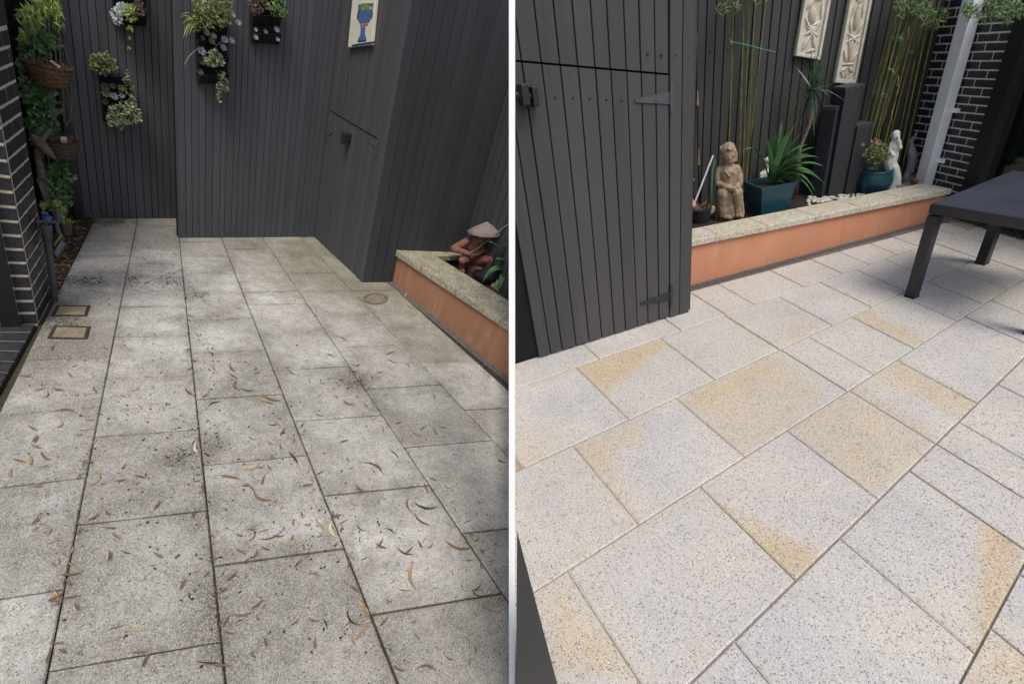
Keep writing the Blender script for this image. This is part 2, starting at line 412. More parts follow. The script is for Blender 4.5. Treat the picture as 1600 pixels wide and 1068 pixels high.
M['sandstone'] = simple('weathered sandstone', lin('#85725c'), .85, .32, 38, bump=.6, c2=lin('#a8957c'))
M['white_stone'] = simple('white cast stone', lin('#d3d2cd'), .7, .12, 40, bump=.3)
M['grey_stone'] = simple('grey cast stone', lin('#84888c'), .7, .3, 40, bump=.4)
M['wicker'] = simple('charcoal wicker', lin('#3d3e44'), .6, .35, 60, .45)
M['bamboo'] = simple('green bamboo', lin('#5c5f30'), .5, .3, 18, .4, c2=lin('#85844a'))
M['bamboo_dark'] = simple('dark bamboo', lin('#2a3324'), .5, .3, 18)
M['sheath'] = simple('dry bamboo sheath', lin('#b08f68'), .85, .3, 30)
M['twine'] = simple('green twine', lin('#4d9c7c'), .7, .2, 40)
M['relief'] = simple('cream relief plaster', lin('#cbc5b2'), .8, .14, 25, bump=.3, c2=lin('#d6d1c2'))
M['relief_warm'] = simple('ochre washed plaster', lin('#bcae90'), .8, .2, 25, c2=lin('#cdc4b0'))
M['table'] = simple('charcoal powder coat', lin('#202125'), .32, .18, 12, .5, .08)
M['table_top'] = simple('slate table panel', lin('#393c46'), .4, .25, 5, .5, .08)
M['downpipe'] = simple('off white downpipe', lin('#eef1f2'), .45, .08, 12, .5, .05)
M['pebble'] = simple('white pebbles', lin('#c9c3b6'), .7, .3, 30)
M['rock'] = simple('pale rock', lin('#a29a88'), .85, .3, 30, bump=.5)
M['tile_white'] = simple('glazed tile', lin('#d9d4bd'), .25, .1, 20, .5, .05)
M['tile_blue'] = simple('blue glaze', lin('#4c6a94'), .25, .35, 60, .5, .05)
M['tile_navy'] = simple('navy glaze', lin('#2c3a60'), .25, .25, 60, .5, .05)
M['tile_orange'] = simple('orange glaze', lin('#b8653f'), .25, .25, 60, .5, .05)
M['tile_green'] = simple('green glaze', lin('#6d8a4e'), .25, .25, 60, .5, .05)
M['tile_yellow'] = simple('yellow glaze', lin('#c9a548'), .25, .25, 60, .5, .05)
M['label'] = simple('paper tag', lin('#cfd2d4'), .6, .1, 30)
M['print'] = simple('tag print', lin('#6a5668'), .6, .1, 30)
M['blue_plastic'] = simple('blue plastic', lin('#2e5ea8'), .4, .1, 20)
M['lime_plastic'] = simple('lime strip', lin('#8ab04a'), .5, .2, 20)
M['concrete'] = simple('concrete', lin('#8d8c86'), .9, .2, 40)
M['rose'] = simple('pink petals', lin('#d59a9d'), .6, .2, 60)
M['cover'] = simple('concrete lid', lin('#857b67'), .9, .3, 55, bump=.6)

# ================================================================== SETTING
def project(Y, p):
    q = Y.M @ p - C0
    z = q.dot(CF_W); return CX + FPX * q.dot(CX_W) / z, CY + FPX * q.dot(CD_W) / z
gm = MB(); gm.add([(-400, -400, 0), (400, -400, 0), (400, 400, 0), (-400, 400, 0)], [(0, 1, 2, 3)])
gme = bpy.data.meshes.new('ground'); gme.from_pydata([tuple(q) for q in gm.v], [], gm.f); gme.materials.append(M['ground'])
go = bpy.data.objects.new('ground', gme); COL.objects.link(go); go.location = (0, 0, -.75); go['kind'] = 'structure'

def bed(name, Y, pts, z, mat):
    """the sheet under the paving that shows in the joints"""
    mb = MB().slab([Y.fl(*p) + Vector((0, 0, z)) for p in pts], (0, 0, 1), .12)
    return setp(build(mb, name, mat, Y=Y, clip=True), kind='structure')
def inset(pts, d):
    n = len(pts); out = []
    ctr = sum(pts, Vector()) / n
    for i in range(n):
        p0, p1, p2 = pts[i - 1], pts[i], pts[(i + 1) % n]
        e0 = (p1 - p0).normalized(); e1 = (p2 - p1).normalized()
        n0 = Vector((-e0.y, e0.x, 0)); n1 = Vector((-e1.y, e1.x, 0))
        if n0.dot(ctr - p1) < 0: n0 = -n0
        if n1.dot(ctr - p1) < 0: n1 = -n1
        k = 1 + n0.dot(n1)
        out.append(p1 + (n0 + n1) * (d / max(k, .25)))
    return out
def paver(parent, Y, quad, mat, gap, shade, N=6, dz=0.0, tilt=0.004):
    """one paver: a slightly uneven slab with worn edges; shade(px, py) gives its stains"""
    c = inset(quad, gap * .5)
    t0, t1 = rnd(-tilt, tilt) * .5, rnd(-tilt, tilt) * .5
    e = .012; ss = [0, e] + [e + (1 - 2 * e) * i / N for i in range(1, N)] + [1 - e, 1]; k = len(ss)
    mb = MB(); A = {}
    for j, tv in enumerate(ss):
        for i, sv_ in enumerate(ss):
            p = (c[0] * (1 - sv_) + c[1] * sv_) * (1 - tv) + (c[3] * (1 - sv_) + c[2] * sv_) * tv
            edge = i in (0, k - 1) or j in (0, k - 1)
            p = p + Vector((0, 0, dz + t0 * (sv_ - .5) + t1 * (tv - .5) - (.003 + rnd(0, .0015) if edge else 0)))
            mb.v.append(p)
            A.setdefault('edge', []).append(1.0 if edge else (.55 if i in (1, k - 2) or j in (1, k - 2) else 0.0))
            for nm, val in shade(*project(Y, p)).items(): A.setdefault(nm, []).append(val)
    mb.f = [(j * k + i, j * k + i + 1, (j + 1) * k + i + 1, (j + 1) * k + i) for j in range(k - 1) for i in range(k - 1)]
    rim = [i for i in range(k)] + [j * k + k - 1 for j in range(1, k)] + [(k - 1) * k + i for i in range(k - 2, -1, -1)] + [j * k for j in range(k - 2, 0, -1)]
    o = len(mb.v)
    for i in rim:
        mb.v.append(mb.v[i] - Vector((0, 0, .03)))
        for nm in A: A[nm].append(A[nm][i])
    n = len(rim); mb.f += [(rim[i], rim[(i + 1) % n], o + (i + 1) % n, o + i) for i in range(n)]
    mb.attr = A
    return build(mb, 'paver', mat, parent=parent, clip=True, smooth=False, recalc=False)
def ixn(a, b, c, d):
    x1, y1 = a; x2, y2 = b; x3, y3 = c; x4, y4 = d
    den = (x1 - x2) * (y3 - y4) - (y1 - y2) * (x3 - x4)
    p = x1 * y2 - y1 * x2; q = x3 * y4 - y3 * x4
    return ((p * (x3 - x4) - (x1 - x2) * q) / den, (p * (y3 - y4) - (y1 - y2) * q) / den)

# ---------------------------------------------------------------- left courtyard: dirty paving
def vline(x0, y0, x1, y1): return lambda y: x0 + (x1 - x0) * (y - y0) / (y1 - y0)
JZ = vline(142, 354, 47, 546); JA = vline(215, 342, 74, 1053); JB = vline(277, 344, 351, 1053); JC = vline(346, 372, 617, 1053)
JD = vline(411, 372, 794, 938); JE = vline(472, 372, 794, 711); JF = vline(607, 442, 794, 609)
cols = [
 (JZ, JA, [(341, 341), (353, 353), (376, 376), (399, 399.5), (426, 426), (459.5, 459), (502, 501.5), (562, 558), (648, 634), (768, 744), (958, 918.5), (1230, 1150)]),
 (JA, JB, [(341, 341), (352, 352), (388, 389), (412, 411.5), (459, 458), (479, 478), (526, 524), (592, 585), (682, 670), (819, 796), (1047, 1000.5), (1330, 1240)]),
 (JB, JC, [(366, 366), (378, 378), (400, 400), (426, 426), (458, 457), (499.5, 497), (551.5, 547), (623, 614.5), (726, 710), (883, 855), (1160, 1100)]),
 (JC, JD, [(366, 366), (389, 389), (440, 439.5), (457, 455), (475.5, 474), (519.5, 516), (578, 571.5), (657, 648), (773, 756.5), (959, 925), (1250, 1180)]),
 (JD, JE, [(366, 366), (379, 379), (401, 400), (426.5, 426), (455, 454), (493, 490), (541.5, 538), (607, 600), (698, 686), (831.5, 814), (1010, 980), (1230, 1190)]),
 (JE, JF, [(366, 366), (396, 395), (439.5, 439), (454, 453), (512, 511), (566, 564), (639.5, 635), (730, 722), (840, 828), (980, 960)]),
]
blots = [(145, 345, 40, 8, .9), (190, 346, 28, 6, .7), (135, 440, 45, 12, .8), (205, 436, 18, 10, .75), (285, 448, 40, 14, .35), (330, 388, 16, 9, .5), (395, 382, 34, 10, .45),
         (100, 486, 45, 22, .75), (75, 500, 30, 30, .7), (120, 523, 50, 24, .65), (60, 560, 40, 20, .5), (355, 603, 24, 14, .55), (395, 580, 40, 30, .35), (545, 590, 45, 16, .7), (565, 600, 20, 14, .6),
         (290, 710, 40, 22, .65), (335, 690, 30, 22, .55), (270, 720, 30, 16, .5), (320, 950, 24, 60, .7), (300, 820, 30, 30, .45), (455, 862, 40, 14, .6), (425, 1012, 30, 24, .75), (350, 990, 30, 40, .5),
         (345, 860, 20, 60, .45), (640, 760, 40, 12, .35), (770, 950, 30, 30, .6), (560, 780, 60, 30, .25), (40, 800, 60, 40, .3), (150, 860, 80, 30, .25), (420, 770, 60, 50, .35), (430, 660, 50, 40, .3),
         (250, 780, 80, 20, .4), (600, 620, 60, 40, .25), (700, 660, 60, 40, .3), (30, 860, 50, 60, .35), (540, 960, 40, 60, .3), (480, 930, 80, 60, .2), (380, 520, 60, 30, .2), (250, 560, 60, 30, .12), (760, 800, 50, 60, .25)]
mossb = [(520, 395, 70, 40, 1.0), (560, 440, 60, 25, 1.0), (600, 460, 60, 25, .9), (480, 430, 60, 30, .6), (640, 500, 50, 30, .8), (690, 545, 40, 30, .5), (470, 380, 40, 20, .7), (430, 510, 60, 30, .25), (600, 700, 60, 30, .15)]
pales = [(250, 420, 90, 30, .8), (340, 450, 70, 40, .7), (420, 465, 40, 20, .8), (360, 520, 60, 30, .9), (240, 500, 50, 30, .8), (440, 500, 40, 20, .8), (500, 560, 60, 30, .8), (260, 545, 60, 30, .6), (480, 630, 50, 30, .6), (120, 460, 40, 8, .6), (420, 830, 60, 40, .4), (560, 850, 80, 60, .5), (230, 860, 60, 60, .35), (60, 790, 40, 40, .5), (70, 660, 50, 30, .5), (650, 620, 50, 30, .5), (350, 650, 60, 50, .5), (600, 900, 80, 50, .4)]
blots += [(200, 760, 120, 60, .22), (380, 800, 80, 60, .25), (60, 600, 80, 60, .3), (400, 600, 70, 50, .2), (660, 720, 90, 50, .22), (100, 930, 120, 60, .22), (440, 950, 90, 80, .2), (700, 980, 100, 60, .22), (250, 960, 120, 60, .14), (320, 470, 30, 20, .3), (390, 400, 40, 30, .25), (470, 400, 50, 40, .3)]
def shade_L(px, py):
    s = 0; m = 0
    for x, y, rx, ry, k in blots: s += k * math.exp(-((px - x) / rx) ** 2 - ((py - y) / ry) ** 2)
    for x, y, rx, ry, k in mossb: m += k * math.exp(-((px - x) / rx) ** 2 - ((py - y) / ry) ** 2)
    e = 0
    for x, y, rx, ry, k in pales: e += k * math.exp(-((px - x) / rx) ** 2 - ((py - y) / ry) ** 2)
    return {'stain': min(1, s), 'moss': min(1, m), 'pale': min(1, e)}
patio_L = bed('patio_bed', L, [(-120, 1250), (-40, 560), (60, 470), (125, 330), (500, 330), (640, 440), (830, 600), (900, 1250)], -.009, M['joint_dark'])
for xl, xr, ys in cols:
    gk = .62 if xr in (JA, JB) else 1.0
    for (a0, a1), (b0, b1) in zip(ys, ys[1:]):
        q = [L.fl(xl(b0), b0), L.fl(xr(b1), b1), L.fl(xr(a1), a1), L.fl(xl(a0), a0)]
        paver(patio_L, L, q, M['paver_dirty'], .0040 * gk * (.7 + (b0 - 340) / 900), shade_L, 6, rnd(-.002, .0015))
# ---------------------------------------------------------------- right courtyard: cleaned paving
VPA, VPB = (1967, 200), (282, -38)
LD = ((1076, 454), (1445, 352)); LT = ((900, 573), VPA); LS = ((806, 736), VPA); LQ = ((834, 923.5), VPA); LP = ((1092, 1053), VPA); LO = ((1507, 1053), VPA); LO2 = ((1640, 1230), VPA)
def onD(x): return (x, 454 + (x - 1076) * (352 - 454) / (1445 - 1076))
rows = [(LD, LT, [onD(x) for x in (700, 880, 1005, 1075, 1120, 1200, 1262, 1305, 1352, 1389, 1422, 1448, 1470)]),
        (LT, LS, [(740, 620), (900, 573), (1040, 534), (1150, 503), (1215, 462), (1282, 441), (1340, 422), (1385, 406), (1425, 393), (1462, 380), (1500, 368), (1535, 357), (1570, 345)]),
        (LS, LQ, [(720, 800), (894, 694), (1056, 621), (1219, 545), (1285, 538), (1332, 495), (1410, 463), (1455, 442), (1500, 424), (1545, 404), (1590, 386), (1640, 370)]),
        (LQ, LP, [(720, 1000), (887, 892), (1120, 785), (1227, 670), (1322, 606), (1400, 561), (1507, 494), (1550, 470), (1600, 440), (1650, 420), (1700, 400), (1750, 378), (1800, 350)]),
        (LP, LO, [(940, 1200), (1147, 1001), (1310, 838), (1420, 734), (1460, 691), (1497, 658), (1560, 600), (1610, 560), (1680, 510), (1740, 462), (1800, 410)]),
        (LO, LO2, [(1450, 1150), (1560, 990), (1600, 900), (1650, 850), (1700, 800), (1745, 730), (1790, 660), (1830, 590)])]
tans = [((930, 570), [(896, 570), (1036, 524), (1048, 540), (1000, 572), (948, 614)], .95, 10), ((850, 680), [(790, 640), (900, 690), (930, 690), (1000, 650), (960, 640), (880, 740), (790, 760)], .42, 30),
        ((960, 740), [(890, 690), (940, 680), (1010, 648), (1000, 690), (960, 700), (965, 760), (1010, 820), (998, 822)], .72, 16), ((1030, 790), [(990, 800), (1090, 760), (1110, 790), (1000, 830)], .4, 20),
        ((1120, 630), [(1050, 622), (1205, 552), (1225, 585), (1090, 650)], .85, 16), ((1150, 640), [(1050, 615), (1215, 548), (1300, 620), (1165, 715)], .52, 10),
        ((860, 980), [(830, 930), (886, 893), (990, 1060), (860, 1060)], .5, 20), ((920, 1010), [(890, 940), (950, 1000), (985, 1050), (900, 1060)], .75, 20),
        ((1220, 860), [(1117, 780), (1200, 826), (1285, 864), (1240, 912)], .92, 9), ((1330, 690), [(1225, 668), (1320, 604), (1462, 690), (1366, 782)], .55, 8), ((1400, 640), [(1318, 600), (1345, 600), (1466, 676), (1452, 702)], .7, 14),
        ((1450, 600), [(1396, 556), (1530, 624), (1500, 660), (1350, 590)], .62, 14), ((1490, 610), [(1396, 556), (1530, 622), (1515, 640), (1385, 572)], .85, 10),
        ((1390, 520), [(1334, 494), (1350, 484), (1440, 528), (1440, 542)], .95, 6), ((1250, 500), [(1230, 480), (1296, 505), (1240, 540), (1215, 540)], .42, 14), ((1570, 920), [(1528, 800), (1600, 820), (1600, 960), (1520, 1030)], .8, 14),
        ((1580, 1010), [(1500, 1040), (1600, 930), (1640, 1100), (1480, 1100)], .55, 20), ((1400, 398), [(1350, 380), (1400, 392), (1450, 420), (1420, 430), (1390, 410)], .6, 10), ((1530, 368), [(1505, 355), (1590, 380), (1590, 372), (1520, 356)], .7, 6),
        ((1290, 430), [(1255, 410), (1310, 425), (1290, 440)], .4, 10), ((1110, 470), [(1080, 455), (1170, 478), (1130, 495)], .35, 12), ((1450, 440), [(1420, 420), (1500, 440), (1470, 460)], .5, 12), ((1560, 640), [(1520, 620), (1600, 660), (1590, 600)], .3, 20),
        ((1520, 700), [(1470, 690), (1590, 770), (1590, 700)], .22, 30), ((1550, 560), [(1500, 540), (1600, 600), (1600, 540)], .25, 20)]
def sd_poly(px, py, poly):
    ins = False; dm = 1e9; n = len(poly)
    for i in range(n):
        x1, y1 = poly[i - 1]; x2, y2 = poly[i]
        if (y1 > py) != (y2 > py) and px < (x2 - x1) * (py - y1) / (y2 - y1) + x1: ins = not ins
        t = max(0, min(1, ((px - x1) * (x2 - x1) + (py - y1) * (y2 - y1)) / max(1e-6, (x2 - x1) ** 2 + (y2 - y1) ** 2)))
        dm = min(dm, math.hypot(px - x1 - t * (x2 - x1), py - y1 - t * (y2 - y1)))
    return dm if ins else -dm
patio_R = bed('patio_bed', R, [(700, 1300), (700, 560), (1076, 440), (1440, 335), (1640, 375), (1830, 470), (1850, 800), (1850, 1300)], -.0075, M['joint_clean'])
for l0, l1, js in rows:
    for j0, j1 in zip(js, js[1:]):
        cs = [ixn(*l1, j0, VPB), ixn(*l1, j1, VPB), ixn(*l0, j1, VPB), ixn(*l0, j0, VPB)]
        mine = [t for t in tans if sd_poly(t[0][0], t[0][1], cs) > 0]
        def shade_R(px, py, mine=mine):
            v = 0
            for _, poly, k, soft in mine: v = max(v, k * max(0, min(1, .5 + sd_poly(px, py, poly) / (3.0 * soft))))
            return {'tan': v, 'stain': 0}
        try:
            q = [R.fl(*c) for c in cs]
        except ZeroDivisionError: continue
        if max((p - q[0]).length for p in q) > 4: continue
        paver(patio_R, R, q, M['paver_clean'], .0042, shade_R, 11 if mine else 4, rnd(-.001, .001), .002)

# ---------------------------------------------------------------- white gutter strip
# added strip for the white gutter between the two views; near end raked
e0 = C0 + CF_W * 1.30 + CD_W * 1.25; e1 = C0 + CF_W * 1.30 - CD_W * 1.25
back = Vector((0, .16, 0)); 
prof = [e0, e1, e1 + back, e0 + CF_W * .35 - CD_W * .55 + back, Vector((0, 6.0, .30)), Vector((0, 6.0, -.5)), Vector((0, e0.y, -.5))]
k_ = len(prof); pv = [q_ + Vector((sx_ * .0085, 0, 0)) for sx_ in (-1, 1) for q_ in prof]
pme = bpy.data.meshes.new('gutter_strip'); pme.from_pydata([tuple(q) for q in pv], [], [tuple(range(k_)), tuple(range(2 * k_ - 1, k_ - 1, -1))] + [(i, k_ + i, k_ + (i + 1) % k_, (i + 1) % k_) for i in range(k_)])
pme.materials.append(M['white']); po = bpy.data.objects.new('gutter_strip', pme); COL.objects.link(po)
setp(po, 'thin white gutter strip added between the two paved courtyards', 'partition')

# ---------------------------------------------------------------- board walls
def boards(parent, Y, a, b, pxs, z0, z1, mat, name='board', off=0.0, th=.02, gap=.006, chm=.002, rake=None, clip=True):
    """upright boards side by side on the plane through a and b; pxs = pixels on the grooves between them"""
    pts = [Y.wp(px, py, a, b) for px, py in pxs]
    dirv = (b - a).normalized(); s = [(p - a).dot(dirv) for p in pts]
    n = Vector((-dirv.y, dirv.x, 0))
    if n.dot(-a) < 0: n = -n
    out = []
    for i, (s0, s1) in enumerate(zip(s, s[1:])):
        s0 += gap / 2; s1 -= gap / 2; c = chm; d = off + rnd(-.0012, .0012)
        prof = [(s0, d - th), (s1, d - th), (s1, d - c), (s1 - c, d), (s0 + c, d), (s0, d - c)]
        lo = z0(0) if callable(z0) else z0
        f = lambda S_, z: z(S_) if callable(z) else z
        bot = [a.xy.to_3d() + dirv * q + n * d_ + Vector((0, 0, f(q, z0))) for q, d_ in prof]
        top = [a.xy.to_3d() + dirv * q + n * d_ + Vector((0, 0, f(q, z1))) for q, d_ in prof]
        out.append(build(MB().hexa(bot, top), name, mat, parent=parent, clip=clip))
    return out
def backing(parent, Y, a, b, z0, z1, off, th, mat, name='backing', s0=0.0, s1=None, clip=True):
    dirv = (b - a).normalized(); ln = (b - a).length if s1 is None else s1
    n = Vector((-dirv.y, dirv.x, 0))
    if n.dot(-a) < 0: n = -n
    p = [a.xy.to_3d() + dirv * s0 + n * off, a.xy.to_3d() + dirv * ln + n * off, a.xy.to_3d() + dirv * ln + n * (off - th), a.xy.to_3d() + dirv * s0 + n * (off - th)]
    return build(MB().hexa([q + Vector((0, 0, z0)) for q in p], [q + Vector((0, 0, z1)) for q in p]), name, mat, parent=parent, clip=clip)
def along(a, b, s): return a + (b - a).normalized() * s
def nrm(a, b):
    d = (b - a).normalized(); n = Vector((-d.y, d.x, 0))
    return n if n.dot(-a) > 0 else -n
def walltop(Y, a, b, py=-90):
    m = (a + b) * .5; px, _ = project(Y, m)
    return max(Y.wp(project(Y, a)[0], py, a, b).z, Y.wp(project(Y, b)[0], py, a, b).z, 1.2)

# back fence, far left
A1, B1 = L.fl(132, 338), L.fl(279, 341.5)
A1x = A1 + (A1 - B1) * .55
zt1 = walltop(L, A1, B1)
fence1 = thing('timber_fence', 'charcoal upright board fence at the far end behind the hanging planter boxes', 'fence', L, (A1 + B1) * .5)
boards(fence1, L, A1x, B1, [(x, 267) for x in (86, 98, 110, 122.5, 136, 150, 161, 172.5, 186, 197.5, 209, 222.5, 235, 245, 255, 266, 278.5)], -.02, zt1, M['board'], gap=.0032, chm=.001)
backing(fence1, L, A1x, B1, -.02, zt1 - .02, -.021, .03, M['gap'], s1=(B1 - A1x).length + .02)
def nail_row(parent, Y, a, b, n, pts, r_=.0035):
    for x, y in pts: build(MB().ell(Y.wp(x, y, a, b, .0012), r_, nu=7, nv=5), 'nail', M['dark_metal'], parent=parent)
nail_row(fence1, L, A1, B1, 0, [(143, 116 + 0), (155, 117), (216, 124), (229, 125.5), (240, 127), (250, 128.5), (260, 129.5), (271, 130.5), (142, 306), (166, 307), (191, 308), (216, 309), (240, 310), (261, 311)])
# slim corner post and the short side fence behind the climber
pf = MB(); P0 = L.fl(121, 339); n1 = nrm(A1, B1); d1 = (B1 - A1).normalized()
pf.obox(P0 + n1 * .03 + Vector((0, 0, zt1 / 2)), (d1, n1, (0, 0, 1)), (.018, .025, zt1 / 2)); build(pf, 'post', M['black_frame'], parent=fence1)
SA, SB = A1x + n1 * .0, L.fl(40, 420)
fence_side = thing('timber_fence', 'dark narrow board fence behind the green climber beside the black bricks', 'fence', L, (SA + SB) * .5)
ln_s = (SB - SA).length
boards(fence_side, L, SA, SB, [project(L, along(SA, SB, ln_s * i / 8)) for i in range(9)], -.02, zt1, M['board'], clip=False)
backing(fence_side, L, SA, SB, -.02, zt1 - .02, -.021, .03, M['gap'])
# middle screen
A2, B2 = L.fl(280, 372), L.fl(492, 370)
zt2 = walltop(L, A2, B2)
screen = thing('timber_screen', 'charcoal board screen wall standing forward, between the back fence and the shed', 'screen wall', L, (A2 + B2) * .5)
boards(screen, L, A2, B2, [(x, 267) for x in (278, 290, 300, 311, 321, 332.5, 344, 352.5, 364, 372.5, 381, 391, 400, 404.5 + 6, 420, 430, 440, 449, 458, 468, 478, 486, 493.5, 502, 511)], -.006, zt2, M['board'], gap=.0028, chm=.001)
backing(screen, L, A2, B2, -.006, zt2 - .02, -.021, .03, M['gap'])
nail_row(screen, L, A2, B2, 0, [(x, 112 + (x - 285) * .02) for x in (284, 295, 306, 371, 382, 393, 404, 415, 426, 437)] + [(x, 335) for x in (285, 306, 327, 348, 369, 390, 410, 430, 450, 470, 486)])
RA = A2 - nrm(A2, B2) * .02; RB = L.fl(276.5, 343)
backing(screen, L, A2 - nrm(A2, B2) * .02, RB, -.006, zt2 - .01, .0, .02, M['board'], 'return_board')
# shed on the right of the left courtyard
A3, B3, C3 = L.fl(491, 370.5), L.fl(566, 441), L.fl(709, 440)
zt3 = L.wp(640, -60, A3, B3).z
shed = thing('garden_shed', 'charcoal boarded shed corner with a low hatch, beside the planter with the fisherman', 'shed', L, B3)
n3 = nrm(A3, B3); d3 = (B3 - A3).normalized(); ln3 = (B3 - A3).length
zs0 = L.wp(512, 187, A3, B3).z; zs1 = L.wp(595, 202, A3, B3).z
s_door = (L.wp(595, 202, A3, B3) - A3).dot(d3)
zsp = (zs0 + zs1) / 2
NB = 15
gro = [s_door * i / NB for i in range(NB + 1)]
pxs = [project(L, along(A3, B3, s) + Vector((0, 0, 1.0))) for s in gro]
boards(shed, L, A3, B3, pxs, zsp + .004, zt3, M['board_hatch'], gap=.005)
cor = [project(L, along(A3, B3, s) + Vector((0, 0, 1.0))) for s in (s_door + .002, s_door + (ln3 - s_door) * .5, ln3)]
boards(shed, L, A3, B3, cor, 0.0, zt3, M['board_hatch'], 'corner_board', gap=.003, off=.004)
backing(shed, L, A3, B3, 0, zt3 - .02, -.021, .03, M['gap'])
hatch = backing(shed, L, A3, B3, .03, zsp - .006, -.019, .004, M['gap'], 'hatch_door', s0=.02, s1=s_door - .004)
boards(hatch, L, A3, B3, pxs, .012, zsp - .006, M['board_hatch'], gap=.005, off=.002)
def hinge(parent, Y, a, b, p_tip, p_root, h_tip, h_root, off, mat):
    """strap hinge lying on the wall: a tapering strap and its knuckle plate"""
    n = nrm(a, b); d = (b - a).normalized(); t = Y.wp(*p_tip, a, b); r = Y.wp(*p_root, a, b); z = Vector((0, 0, 1))
    o = n * off
    mb = MB().slab([t + z * h_tip * .5 + o, t - z * h_tip * .5 + o, r - z * h_root * .5 + o, r + z * h_root * .5 + o], n, .004)
    x = (r - t).normalized()
    mb.obox(r + x * .008 + o, (x, n, z), (.008, .006, h_root * 1.15))
    h = build(mb, 'hinge', mat, parent=parent)
    for k in (.1, .5, .85): 
        c = t.lerp(r, k) + o
        build(MB().ell(c, .004, nu=8, nv=5), 'screw', M['dark_metal'], parent=h) if parent.parent is None else None
    return h
hinge(hatch, L, A3, B3, (520, 207.5), (513, 207), .012, .05, .006, M['grey_metal'])
hinge(hatch, L, A3, B3, (577, 221), (591, 226), .012, .06, .006, M['grey_metal'])
kp = L.wp(541, 214, A3, B3, .03)
km = MB(); km.obox(kp, (d3, n3, (0, 0, 1)), (.022, .03, .03)); km.obox(kp + n3 * .02 - Vector((0, 0, .03)), (d3, n3, (0, 0, 1)), (.014, .012, .022))
build(km, 'latch', M['dark_metal'], parent=hatch, mods=(bevel(.008),))
# shed face over the planter
n4 = nrm(B3, C3); ln4 = (C3 - B3).length
zt4 = zt3 + .3
g4 = [.0] + [ln4 * (i + 0.0) / 11 for i in range(1, 12)]
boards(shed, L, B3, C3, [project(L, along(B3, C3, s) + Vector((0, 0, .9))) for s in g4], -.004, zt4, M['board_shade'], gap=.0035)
backing(shed, L, B3, C3, -.004, zt4 - .02, -.021, .03, M['gap'])
D3 = L.fl(795, 502)
fence3 = thing('timber_fence', 'dark board fence behind the statue in the conical hat', 'fence', L, C3)
ln5 = (D3 - C3).length
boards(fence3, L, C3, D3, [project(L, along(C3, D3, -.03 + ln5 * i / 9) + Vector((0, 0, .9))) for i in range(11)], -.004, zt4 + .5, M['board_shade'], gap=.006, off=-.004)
backing(fence3, L, C3, D3, -.004, zt4 + .48, -.028, .03, M['gap'], s0=-.08, s1=ln5 + .4)

# right courtyard: shed front with split door
A5, B5 = R.fl(806, 572), R.fl(1077, 486)
A5x = A5 + (A5 - B5) * .25
n5 = nrm(A5, B5); d5 = (B5 - A5).normalized(); z_up = Vector((0, 0, 1))
zt5 = R.wp(1085, -60, A5, B5).z
shedR = thing('garden_shed', 'charcoal boarded shed with a split door, latch and strap hinge, beside the cleaned paving', 'shed', R, B5)
gx = [(760, 88), (788, 92), (815, 97), (846, 99.5), (875, 102), (903, 105), (930, 107.5), (954, 110), (979, 112), (1001.5, 114), (1024, 116), (1045, 118)]
zq0 = R.wp(806, 96, A5, B5).z; zq1 = R.wp(1044, 117, A5, B5).z; s_q0 = (R.wp(806, 96, A5, B5) - A5x).dot(d5); s_q1 = (R.wp(1044, 117, A5, B5) - A5x).dot(d5)
zsplit = lambda s: zq0 + (zq1 - zq0) * (s - s_q0) / (s_q1 - s_q0)
boards(shedR, R, A5x, B5, gx, lambda s: zsplit(s) + .006, zt5, M['board_shed'], gap=.0055)
doorR = backing(shedR, R, A5x, B5, .02, min(zq0, zq1) - .01, -.019, .004, M['gap'], 'door', s0=0, s1=s_q1 - .01)
boards(doorR, R, A5x, B5, gx, .014, lambda s: zsplit(s) - .003, M['board_shed'], gap=.0055, off=.003)
boards(shedR, R, A5x, B5, [(1045.6, 118), (1065, 119.5), (1084, 121)], .0, zt5, M['board_shed'], 'corner_board', gap=.0035, off=.006)
backing(shedR, R, A5x, B5, 0, zt5 - .02, -.024, .03, M['gap'], s1=(B5 - A5x).length - .01)
E5 = R.fl(1040, 420)
backing(shedR, R, B5 - n5 * .02 - d5 * .004, E5, 0, zt5 - .01, .0, .02, M['board_shed'], 'side_board')
hinge(doorR, R, A5x, B5, (991, 157), (1045, 153), .016, .055, .009, M['grey_metal'])
hinge(doorR, R, A5x, B5, (1000, 474), (1045, 462), .014, .06, .009, M['dark_metal'])
for x, y in ((868, 152), (895.5, 152.5), (921.5, 154), (947.5, 155.5), (971.5, 157)):
    build(MB().ell(R.wp(x, y, A5x, B5, .0035), (.006, .006, .006), nu=8, nv=5), 'nail', M['dark_metal'], parent=doorR)
for x, y in ((1012.5, 84), (1034, 86), (1055, 87), (1075, 89)):
    build(MB().ell(R.wp(x, y, A5x, B5, .004), (.006, .006, .006), nu=8, nv=5), 'nail', M['dark_metal'], parent=shedR)
lt = MB(); p1 = R.wp(818, 148, A5x, B5, .035); p2 = R.wp(834, 151, A5x, B5, .03)
lt.obox(p1, (d5, n5, z_up), (.016, .034, .042)); lt.obox(p2, (d5, n5, z_up), (.013, .03, .040)); lt.tube([R.wp(800, 148, A5x, B5, .03), p2], .014, 10)
build(lt, 'latch', M['dark_metal'], parent=doorR, mods=(bevel(.012, 3),), clip=True)

